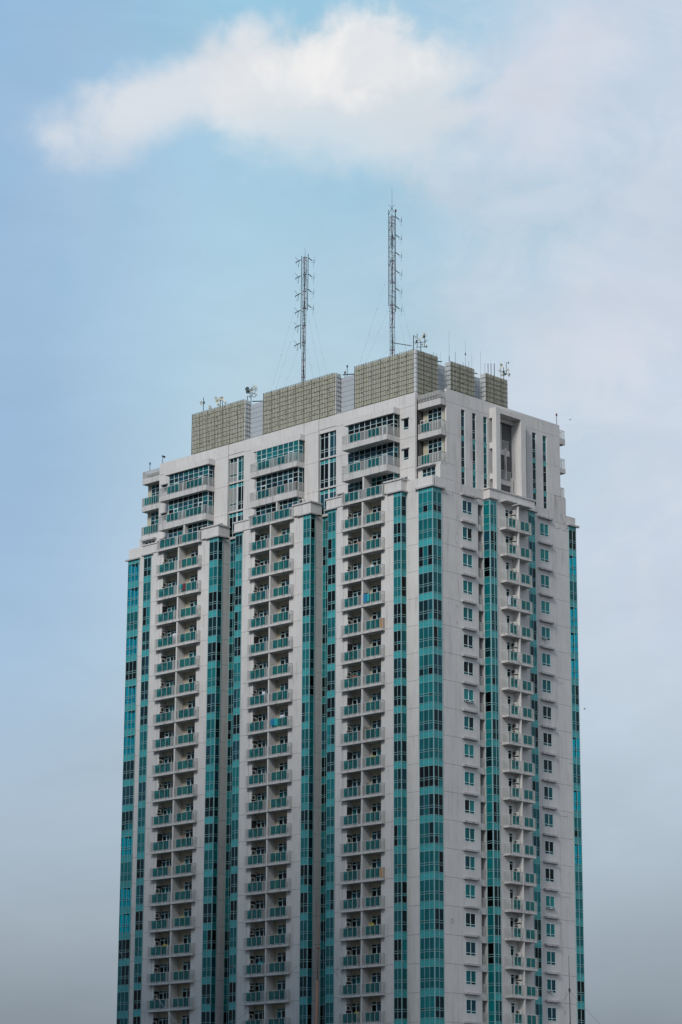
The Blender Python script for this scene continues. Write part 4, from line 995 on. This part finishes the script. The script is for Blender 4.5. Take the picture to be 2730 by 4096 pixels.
lg = MB(); lg.tube(P2_(hz2(1570, 868), .45, .2), P2_(hz2(1570, 846), .45, .2), .02, 'metal_dark', 5); lg.lathe(P2_(hz2(1570, 850), .45, .2), (0, 0, 1), [(0, .02), (.05, .12), (.3, .12), (.4, .02)], 'mast_red', 8); build(lg, 'warning_lamp', r2_)
h = hz2(1570, 1371); bo = MB(); bo.tube(P2_(h, 0, 0), P2_(h - .4, rx * 2.4, ry * 2.4), .05, 'metal_dark', 5); build(bo, 'boom', r2_)

# ------------------------------------------------------------------ dish clusters
def dish(root, c, direction, r, mat, name='dish', depth=.28):
    d = Vector(direction).normalized(); mb = MB()
    mb.lathe(c, d, [(0, .02), (depth * .12 * r / .5, r * .35), (depth * .45 * r / .5, r * .72), (depth * r / .5, r), (depth * r / .5 + .03, r * 1.02), (depth * r / .5 + .01, r * .94), (depth * .4 * r / .5, r * .6), (.03, .03)], mat, 20)
    cc = Vector(c); mb.tube(cc + d * .05, cc + d * (depth * r / .5 + .22 * r / .5), .025, 'metal_dark', 5); mb.lathe(cc + d * (depth * r / .5 + .2 * r / .5), d, [(0, .0), (0, .06), (.08, .06), (.08, 0)], 'dish_grey', 8)
    return build(mb, name, root)
def grid(root, c, direction, w_, h_):
    d = Vector(direction).normalized(); u_ = Vector((0, 0, 1)).cross(d).normalized(); v_ = Vector((0, 0, 1)); c = Vector(c); mb = MB()
    for i in range(9):
        y_ = (i / 8 - .5) * h_; q = [c + v_ * y_ + u_ * x_ * w_ + d * (x_ * x_ * .5 * w_) for x_ in (-.5, -.2, .2, .5)]
        for a, b_ in zip(q[:-1], q[1:]): mb.tube(a, b_, .012, 'dish_white', 4)
    for x_ in (-.5, -.2, .2, .5): mb.tube(c + v_ * -h_ / 2 + u_ * x_ * w_ + d * (x_ * x_ * .5 * w_), c + v_ * h_ / 2 + u_ * x_ * w_ + d * (x_ * x_ * .5 * w_), .014, 'dish_white', 4)
    mb.tube(c, c + d * .35, .02, 'metal_dark', 4); build(mb, 'grid_antenna', root)
tocam = -_f; right = _r
def cluster(name, px, py, py_top, plane_y, label, items, poles=((0, 0),), plane_x=None, cat='antenna'):
    q = ray_pt(px, py, plane_y=plane_y, plane_x=plane_x); tp = ray_pt(px, py_top, plane_y=plane_y, plane_x=plane_x)
    root = empty(name, (q.x, q.y, RZ)); tag(root, label, cat, 'aerials and dishes on the roof')
    for ox, dt in poles:
        mb = MB(); o_ = right * ox; mb.tube((q.x + o_.x, q.y + o_.y, RZ), (q.x + o_.x, q.y + o_.y, tp.z - dt), .045, 'metal_dark', 6); build(mb, 'pole', root)
    S = 22.6 * 1.41   # photograph pixels per metre across the view, roughly
    for it in items:
        kind, ix, iy = it[0], it[1], it[2]; c = Vector((q.x, q.y, 0)) + right * ((ix - px) / 35.5) + Vector((0, 0, tp.z + (py_top - iy) / 34.0))
        if kind == 'dish': dish(root, c, it[4], it[3] / 35.5, it[5])
        elif kind == 'grid': grid(root, c, it[5], it[3] / 35.5, it[4] / 35.5)
        elif kind == 'bar':
            c2 = Vector((q.x, q.y, 0)) + right * ((it[3] - px) / 35.5) + Vector((0, 0, tp.z + (py_top - it[4]) / 34.0)); build(MB().tube(c, c2, .035, 'metal_dark', 5), 'bracket', root)
        elif kind == 'box':
            b_ = MB(); b_.box(c.x - .09, c.x + .09, c.y - .08, c.y + .08, c.z - .15, c.z + .15, it[3]); build(b_, 'radio_unit', root)
    return root
D_l = -right + tocam * .25; D_c = tocam + right * .1; D_r = right + tocam * .3
cluster('dish_antenna', 814.5, 1640, 1591, 6.0, 'single grey drum dish on a short pole at the left roof end', [('dish', 809, 1617, 10, -right + tocam * .5, 'dish_white'), ('box', 816.5, 1614, 'metal_dark')])
cluster('grid_aerial', 845, 1636, 1626, 6.0, 'two small wire grid aerials low above the left roof screen', [('grid', 839, 1625, 10, 7, D_c), ('grid', 838, 1634, 12, 6, D_c)], cat='aerial')
cluster('dish_antenna', 882, 1626, 1592, 6.0, 'cluster of five white dishes on two poles above the left screen',
        [('dish', 889, 1596, 9.3, D_c, 'dish_white'), ('dish', 869, 1611, 9, D_c - right * .2, 'dish_white'), ('dish', 866, 1593, 9, D_l, 'dish_white'), ('dish', 900, 1611, 9, D_r - tocam * .6, 'dish_white'), ('dish', 873, 1626, 6, D_c, 'dish_white'), ('bar', 868, 1598, 898, 1608), ('bar', 873, 1590, 872, 1606), ('box', 874, 1596, 'dish_white'), ('box', 879, 1600, 'dish_white')], poles=((0, 0), (.29, 0.5)))
cluster('dish_antenna', 1005, 1600, 1549, 6.0, 'crowded pole with two dark dishes and wire grid aerials left of the short mast',
        [('dish', 989, 1559, 10, D_c - right * .4, 'dish_grey'), ('dish', 991, 1572, 9.5, D_c - right * .2, 'dish_grey'), ('dish', 1007, 1567, 6.5, D_c, 'dish_white'), ('dish', 1014, 1578, 4.5, D_r, 'dish_white'), ('dish', 1013, 1561, 4, D_c, 'dish_white'), ('grid', 1018, 1547, 14, 16, D_c), ('grid', 1029, 1556, 8, 24, D_c + right * .5), ('grid', 1028, 1584, 12, 12, D_c), ('bar', 987, 1558, 1012, 1560), ('bar', 1009, 1560, 1023, 1560), ('bar', 1023, 1551, 1023, 1596), ('bar', 988, 1592, 1024, 1594), ('bar', 1000, 1560, 1000, 1598), ('bar', 1011, 1546, 1011, 1590)], poles=((0, 0), (-.47, 1.2)))
cluster('grid_aerial', 1684, 1400, 1365, 7.0, 'twin masted cluster of grid aerials above the highest roof corner',
        [('grid', 1664, 1344, 11, 14, D_l), ('grid', 1679, 1358, 12, 14, D_c), ('grid', 1663, 1370, 10, 16, D_l), ('grid', 1700, 1337, 16, 18, D_c), ('grid', 1704, 1362, 10, 14, D_r), ('dish', 1703, 1388, 8, D_r, 'dish_white'), ('dish', 1690, 1380, 4, D_c, 'dish_white'), ('bar', 1669, 1331, 1669, 1392), ('bar', 1700, 1330, 1700, 1392), ('bar', 1664, 1372, 1708, 1368), ('bar', 1664, 1392, 1706, 1388), ('box', 1699, 1345, 'metal_dark'), ('box', 1666, 1366, 'metal_dark'), ('box', 1692, 1344, 'dish_white')], cat='aerial')
cluster('dish_antenna', 2016, 1512, 1470, None, 'dish and aerial cluster at the far right end of the roof',
        [('dish', 2006, 1463, 8, D_c, 'dish_white'), ('dish', 2033, 1449, 6, D_r, 'dish_white'), ('dish', 2034, 1502, 10, D_r, 'dish_white'), ('bar', 2004, 1450, 2004, 1512), ('bar', 2028, 1446, 2028, 1500), ('bar', 2004, 1490, 2034, 1484), ('bar', 2004, 1508, 2034, 1498), ('grid', 2000, 1484, 12, 14, D_l), ('grid', 2034, 1480, 12, 14, D_c), ('box', 2016, 1490, 'metal_dark'), ('box', 2022, 1500, 'dish_grey'), ('box', 2012, 1498, 'dish_white')], plane_x=-7.5)
# whip aerials
whips = [(1655, 1400, 1341, .05, 'thick short pole aerial beside the grid aerial cluster at the corner', 'y', 6.5), (1735, 1416, 1407, .02, None, 'x', -8), (1747, 1422, 1412, .02, None, 'x', -8), (1762, 1460, 1406, .035, 'lone thin aerial in the gap beside the corner screen', 'x', -8),
         (1797, 1444, 1325, .035, 'tallest whip aerial standing over the second right hand screen', 'x', -7), (1822, 1452, 1407, .02, None, 'x', -7.5), (1862, 1462, 1363, .03, 'tall whip aerial with a knob midway over the second right screen', 'x', -7), (1888, 1473, 1416, .03, 'medium whip aerial near the right end of the second screen', 'x', -7),
         (1923, 1500, 1405, .03, 'tall whip aerial rising from the gap before the last screen', 'x', -8), (1940, 1498, 1452, .018, None, 'x', -7.5), (1953, 1500, 1454, .04, None, 'x', -7), (1965, 1504, 1453, .04, None, 'x', -7), (1978, 1508, 1454, .045, None, 'x', -7), (1853, 1460, 1448, .02, None, 'x', -7.5), (1876, 1466, 1444, .018, None, 'x', -7.5)]
for px, py0, py1, r, lab, ax, pv in whips:
    a = ray_pt(px, py1, plane_y=pv if ax == 'y' else None, plane_x=pv if ax == 'x' else None)
    mb = MB(); hh = a.z - RZ; split = RZ + hh * .72
    if lab and r < .05: mb.tube((a.x, a.y, RZ), (a.x, a.y, split), r * 1.2, 'metal_dark', 6); mb.tube((a.x, a.y, split), (a.x, a.y, a.z), .016, 'wire', 5)
    else: mb.tube((a.x, a.y, RZ), (a.x, a.y, a.z), r, 'metal_dark', 6)
    if lab and 'knob' in lab: mb.lathe((a.x, a.y, a.z - 1.9), (0, 0, 1), [(0, .02), (.05, .07), (.3, .07), (.35, .02)], 'metal_dark', 8)
    o = build(mb, 'whip_aerial', None, (a.x, a.y, RZ)); wn = {1735: 'shorter of two faint aerials just right of the corner screen top', 1747: 'second faint aerial right of the corner screen, nearer the gap', 1822: 'slim aerial just right of the tallest whip', 1940: 'thinnest faint aerial beside the whip at the last gap', 1953: 'first of three stout poles on the last screen', 1965: 'middle of three stout poles on the last screen', 1978: 'last of three stout poles, beside the dish cluster', 1853: 'tiny stub aerial left of the knobbed whip', 1876: 'tiny stub aerial right of the knobbed whip'}
    tag(o, lab or wn[px], 'aerial', 'whip aerials on the roof')
# roof-edge poles
def edge_pole(px, py0, py1, plane_y, plane_x, label, kind):
    a = ray_pt(px, py1, plane_y=plane_y, plane_x=plane_x); b_ = ray_pt(px, py0, plane_y=plane_y, plane_x=plane_x)
    zb = b_.z - .3; root = empty('roof_lamp' if kind != 'cam' else 'floodlight', (a.x, a.y, zb))
    build(MB().tube((a.x, a.y, zb), (a.x, a.y, a.z), .035, 'metal_dark', 6), 'pole', root)
    mb = MB()
    if kind == 'cam': mb.box(-.1 + a.x, a.x + .1, a.y - .1, a.y + .1, a.z - .1, a.z + .02, 'metal_dark'); mb.tube((a.x, a.y, a.z - .05), tuple(Vector((a.x, a.y, a.z - .2)) + right * .3), .1, 'metal_dark', 8, .16)
    else: mb.lathe((a.x, a.y, a.z - .1), (0, 0, 1), [(0, .03), (.05, .11), (.25, .11), (.36, .02)], 'mast_red' if kind == 'red' else 'dish_grey', 8)
    build(mb, 'lamp_head', root); tag(root, label, 'lamp')
edge_pole(601, 1880, 1856, 1.6, None, 'short dark lamp pole on the railing at the left roof corner', 'dark')
edge_pole(652, 1853, 1823, 1.7, None, 'floodlight on a bent pole at the left end of the parapet', 'cam')
edge_pole(2227, 1698, 1661, None, -0.4, 'red warning lamp on a pole at the right end of the parapet', 'red')
edge_pole(1390, 1504, 1467, 8.0, None, 'dark lamp pole in the roof gap left of the corner screen', 'dark')
edge_pole(1381, 1504, 1492, 7.6, None, 'small squat red lamp beside the dark lamp pole in the roof gap', 'red')

# ------------------------------------------------------------------ air conditioners
def ac_mesh(ax):
    mb = MB()
    if ax == 'X':
        mb.box(0.0, .22, -.38, .38, 0, .58, 'ac_white'); mb.lathe((.222, -.08, .29), (1, 0, 0), [(0, .23), (.012, .22), (.008, .05), (.02, .04), (.02, .0)], 'ac_dark', 12)
        for i in range(5): mb.box(.224, .23, .2, .35, .1 + i * .08, .13 + i * .08, 'ac_dark')
    else:
        mb.box(-.02, .68, -.02, .32, 0, .58, 'ac_white'); mb.lathe((.26, -.022, .29), (0, -1, 0), [(0, .24), (.012, .23), (.008, .05), (.02, .04), (.02, .0)], 'ac_dark', 12)
        for i in range(5): mb.box(.54, .66, -.026, -.02, .1 + i * .08, .13 + i * .08, 'ac_dark')
        mb.box(.0, .66, .02, .28, -.06, -.01, 'ac_dark')
    return mb.mesh('air_conditioner', (0, 0, 0))
acm = {'X': ac_mesh('X'), 'Y': ac_mesh('Y')}
ordn = lambda n: str(n) + ('th' if 10 < n % 100 < 14 else {1: 'st', 2: 'nd', 3: 'rd'}.get(n % 10, 'th'))
NM = {'west': 'leftmost balcony column', 'middle': 'middle balcony column', 'east': 'balcony column left of the building corner', 'central': 'balcony column on the right hand face'}
seen = {}
for bn, k, p, ax in ac_jobs:
    o = link(bpy.data.objects.new('air_conditioner', acm[ax]), None, p); seen[(bn, k)] = seen.get((bn, k), 0) + 1
    pos = {1: 'lower ', 2: 'upper ', 3: 'topmost '}[min(3, seen[(bn, k)])] if ax == 'Y' else ''
    tag(o, f'{pos}air conditioner {ordn(k)} storey below cornice, {NM[bn]}', 'air conditioner', 'air conditioner outdoor units')
for p, ax, lab in (((-3.75, 1.9, z + 8.55), 'Y', 'white air conditioner on the highest corner loggia beside the window'), ((-3.75, 1.9, z + 7.75), 'Y', 'second air conditioner under the white one on the highest corner loggia'),
                   ((-22.2, 0.25, z + 2.05), 'Y', 'white air conditioner standing above the box parapet of the middle balcony column'), ((-22.2, 0.25, z + 1.72 - .3), 'Y', 'lower air conditioner half hidden behind the box parapet of the middle column')):
    tag(link(bpy.data.objects.new('air_conditioner', acm[ax]), None, p), lab, 'air conditioner', 'air conditioner outdoor units')

# ------------------------------------------------------------------ things left on balconies
def cloth(x, y, k, w_, h_, mat, label, axis='L', top=1.33):
    zt = Zk(k) + top; mb = MB(); n = 5
    for i in range(n):
        a = x + w_ * i / n; o_ = .02 * math.sin(i * 2.1)
        if axis == 'L': mb.box(a, a + w_ / n, y - .02 + o_, y + .02 + o_, zt - h_ * (1 - .06 * (i % 2)), zt, mat)
        else: mb.box(x - .02 + o_, x + .02 + o_, y + w_ * i / n, y + w_ * (i + 1) / n, zt - h_ * (1 - .06 * (i % 2)), zt, mat)
    tag(build(mb, 'laundry', None), label, 'laundry', 'laundry hung on balconies')
cloth(-9.9, -1.33, 4, .45, 1.0, 'cloth_blue', 'bright blue towel hung over the balcony railing near the building corner')
cloth(-9.35, -1.33, 4, .35, .95, 'cloth_teal', 'dark teal cloth hung right of the bright blue towel')
cloth(-10.3, -1.1, 4, .8, .25, 'chair_dark', 'dark bundle on the railing above the bright blue towel', top=1.55)
cloth(-41.2, -1.33, 2, .4, .95, 'cloth_red', 'dark red towel on the leftmost balcony column, second storey down')
cloth(-41.8, -1.33, 2, .3, .55, 'cloth_teal', 'small teal cloth beside the dark red towel')
cloth(-42.0, -1.2, 1, .35, 1.0, 'cloth_orange', 'orange towel on the highest enclosed balcony of the leftmost column')
cloth(-25.2, -1.33, 8, .5, .8, 'cloth_blue', 'blue laundry on the middle balcony column below a drying rack')
cloth(-24.6, -1.33, 8, .6, .9, 'cloth_teal', 'teal laundry next to the blue laundry on the middle column')
cloth(-23.9, -1.0, 8, .6, .5, 'cloth_white', 'white sheets piled on the middle column drying rack', top=1.7)
cloth(-25.5, -1.2, 13 - 2, .35, .8, 'cloth_yellow', 'yellow board leaning inside a middle column balcony railing', top=.95)
cloth(1.74, 10.95, 4, .4, 1.0, 'cloth_white', 'white washing on the right hand face, fourth storey down', axis='R')
def chair(x, y, k, label, mat='chair_dark'):
    zf = Zk(k) + .17; root = empty('chair', (x, y, zf)); mb = MB(); mb.box(x - .22, x + .22, y - .22, y + .22, zf + .4, zf + .45, mat); build(mb, 'seat', root)
    mb = MB(); mb.box(x - .22, x + .22, y + .18, y + .22, zf + .45, zf + .9, mat); build(mb, 'backrest', root)
    for dx in (-.2, .2):
        for dy in (-.2, .2): build(MB().box(x + dx - .02, x + dx + .02, y + dy - .02, y + dy + .02, zf, zf + .4, mat), 'leg', root)
    tag(root, label, 'chair', 'chairs on balconies')
for i, (x, y, k, ln) in enumerate(((-8.9, -.9, 11, 'nearest the corner, behind tinted glass at mid height'), (-24.8, -.9, 13, 'on the middle column beside two round fans'), (-41.6, -.9, 4, 'in the leftmost column, fourth storey down'), (-40.9, -.9, 7, 'in the leftmost column, seventh storey down'), (1.2, 13.9, 7, 'on the right hand face, dark against blue glass'), (1.2, 14.0, 16, 'on the right hand face near the foot of the picture'))):
    chair(x, y, k, 'dark chair on a balcony ' + ln, 'chair_plastic' if y > 10 else 'chair_dark')
CELL = {'west': (-45.3, -42.5, -42.0, -39.3), 'middle': (-28.6, -26.0, -25.4, -23.0), 'east': (-12.8, -10.5, -9.9, -7.8)}
RC = random.Random(11)
cols_ = [('cloth_white', 'white'), ('cloth_blue', 'dark blue'), ('chair_dark', 'black'), ('cloth_teal', 'teal'), ('cloth_orange', 'brown'), ('cloth_yellow', 'mustard')]
used_ = set([('east', 4, 1), ('west', 2, 1), ('west', 1, 1), ('middle', 8, 1), ('east', 9, 1)])
for _ in range(60):
    bn = RC.choice(list(CELL)); k = RC.randint(1, 19); sd_ = RC.randint(0, 1)
    if (bn, k, sd_) in used_: continue
    used_.add((bn, k, sd_)); x0, x1, x2, x3 = CELL[bn]; a, b = ((x0, x1) if sd_ == 0 else (x2, x3))
    where = f"{ordn(k)} storey down, {('left', 'right')[sd_]} half, {NM[bn].replace('balcony column ', 'column ').replace('balcony ', '')}"
    t = RC.random(); x = RC.uniform(a + .3, b - .6)
    if t < .4:
        m_, cn = RC.choice(cols_); cloth(x, -1.0, k, RC.uniform(.4, .9), RC.uniform(.5, .9), m_, f'{cn} washing, {where}', top=1.5 + RC.uniform(-.2, .25))
    elif t < .7: chair(x, -.8, k, f'dark chair, {where}')
    else:
        mb = MB(); zf = Zk(k) + .17; xx = x
        mb.lathe((xx, -1.0, zf), (0, 0, 1), [(0, .0), (0, .14), (.32, .19), (.32, 0)], 'cloth_orange', 10)
        for i in range(26):
            p = Vector((xx, -1.0, zf + .35)); q = p + Vector((RC.uniform(-.35, .35), RC.uniform(-.2, .2), RC.uniform(.35, 1.15))); mb.tube(p.lerp(q, .4), q, .035, 'plant', 4, .008)
        tag(build(mb, 'potted_plant'), f'potted plant, {where}', 'plant', 'potted plants on balconies')
def crack(pts, F='R', e=0.004, r=.016):
    mb = MB(); P_ = []
    for px, py in pts: P_.append(ray_pt(px, py, plane_x=-.2 + e))
    for a, b in zip(P_[:-1], P_[1:]): mb.tube(a, b, r * RC.uniform(.6, 1.2), 'joint', 4)
    build(mb, 'crack', tower)
Ec = lambda a, b: (1900 + a / 3.5636, 1960 + b / 3.5636)
crack([Ec(1228, 330), Ec(1240, 380), Ec(1262, 430), Ec(1275, 468), Ec(1300, 480)]); crack([Ec(1160, 550), Ec(1190, 545), Ec(1225, 552)]); crack([Ec(1255, 575), Ec(1290, 580), Ec(1330, 600)]); crack([Ec(1325, 530), Ec(1300, 560), Ec(1335, 545)])
Fc = lambda a, b: (1660 + a / 2.24, 3400 + b / 2.24); Gc = lambda a, b: (1660 + a / 2.24, 2700 + b / 2.24)
crack([Fc(1322, 420), Fc(1360, 421), Fc(1392, 426)]); crack([Gc(1305, 1262), Gc(1340, 1268), Gc(1368, 1270)]); crack([Gc(1385, 790), Gc(1415, 798)]); crack([Gc(1290, 72), Gc(1325, 76)]); crack([Fc(1335, 1440), Fc(1352, 1458), Fc(1338, 1480)])
crack([Fc(335 + 12 * math.cos(t_ / 8 * 6.283), 635 + 21 * math.sin(t_ / 8 * 6.283)) for t_ in range(9)], r=.02)
Vc = lambda a, b: (1500 + a / 3.136, 1850 + b / 3.136)
for yy in (660, 870, 990, 1780, 1990): crack([Vc(1028, yy), Vc(1036, yy + 22), Vc(1030, yy + 30), Vc(1040, yy + 40)])
crack([Vc(980, 360), Vc(988, 380), Vc(975, 400)]); crack([Vc(850, 385), Vc(910, 395), Vc(985, 420)], r=.008)
pl = MB()
for i in range(60):
    a = R_.uniform(-10.3, -8.6); p = Vector((a, -1.1 + R_.uniform(-.1, .1), Zk(9) + 1.35 + R_.uniform(0, .35) * (1 if int(a * 2) % 2 else .4))); q = p + Vector((R_.uniform(-.12, .12), R_.uniform(-.1, .1), R_.uniform(.02, .14))); pl.tube(p, q, .03, 'plant', 4, .005)
pl.box(-10.3, -8.5, -1.15, -1.0, Zk(9) + .4, Zk(9) + 1.35, 'plant')
tag(build(pl, 'balcony_plant'), 'dark green potted plants filling a balcony near the building corner', 'plant')
for i in range(2):
    mb = MB(); mb.lathe((-25.35, .43, Zk(13) + 2.1 - i * .7 + 2.2 * 0), (0, -1, 0), [(0, .28), (.1, .28), (.1, .22), (.05, .2), (.05, 0)], 'chair_dark', 14)
    tag(build(mb, 'exhaust_fan'), ('upper' if i == 0 else 'lower') + ' of two round black fans on a balcony wall', 'fan', 'pair of round fans on a balcony wall')

# ------------------------------------------------------------------ masts standing nearer the camera, below the frame
cp = cam.matrix_world.translation
def near_pole(px_b, py_b, px_t, py_t, dist, r, mat, label, joints, guys):
    def at(px, py, d=dist):
        a, b = px - 1365, py - 2048; A = _c * a + _s * b; B_ = -_s * a + _c * b; v = _F + _r * (A / 10644.95) - _U * (B_ / 10644.95); h = math.hypot(v.x, v.y); return cp + v * (d / h)
    t = at(px_t, py_t); b_ = at(px_b, py_b); dirv = (b_ - t); g0 = t + dirv * (t.z / -dirv.z if dirv.z else 1)
    root = empty('guyed_pole', (g0.x, g0.y, 0)); tag(root, label, 'pole', 'guyed poles in front of the tower')
    mid = t.lerp(g0, .12); build(MB().tube(g0, mid, r, mat, 8), 'pole', root); build(MB().tube(mid, t, r * .6, mat, 8, r * .3), 'pole_tip', root)
    for jy in joints: p = at(px_t + (px_b - px_t) * (jy - py_t) / (py_b - py_t), jy); build(MB().tube(p - Vector((0, 0, .06)), p + Vector((0, 0, .06)), r * 1.5, mat, 8), 'collar', root)
    for (jy, ex, ey) in guys:
        p = at(px_t + (px_b - px_t) * (jy - py_t) / (py_b - py_t), jy); q = at(ex, ey); d = q - p; e_ = p + d * (p.z / -d.z); build(MB().tube(p, e_, .004, 'metal_dark', 4), 'guy_wire', root)
near_pole(1266, 4096, 1277, 3635, 110, .034, 'rust', 'rusty guyed pole in front of the recess right of the middle balconies', (3790,), ((3790, 950, 4083), (3790, 1480, 4092)))
near_pole(2282, 4096, 2276, 3822, 110, .03, 'chair_dark', 'dark guyed pole in front of the far right wall', (3960,), ((3965, 2190, 4092), (3965, 2395, 4092)))
near_pole(705, 4087, 415, 3728, 140, .0045, 'wire', 'thin dark cable slanting down across the lower left corner', (), ())

# ------------------------------------------------------------------ birds
for i, (px, py, d, s_) in enumerate(((2281, 1679, 150, .09), (2339, 2836, 150, .11))):
    a, b = px - 1365, py - 2048; A = _c * a + _s * b; B_ = -_s * a + _c * b; v = _F + _r * (A / 10644.95) - _U * (B_ / 10644.95); p = cp + v * d
    root = empty('bird', p); mb = MB(); mb.lathe(p - _r * s_ * .6, _r, [(0, .005), (s_ * .3, s_ * .18), (s_ * .8, s_ * .2), (s_ * 1.1, s_ * .12), (s_ * 1.35, .01)], 'bird', 8); build(mb, 'body', root)
    for sg in (-1, 1): build(MB().tube(p, p + _U * s_ * .5 * (1 if i else .7) + _f * sg * s_ * 1.0, s_ * .12, 'bird', 5, .01), 'wing', root)
    tag(root, ('small dark bird flying right of the roof parapet', 'small dark bird flying right of the lower tower wall')[i], 'bird', 'birds in the sky')

flush_pieces(tower)
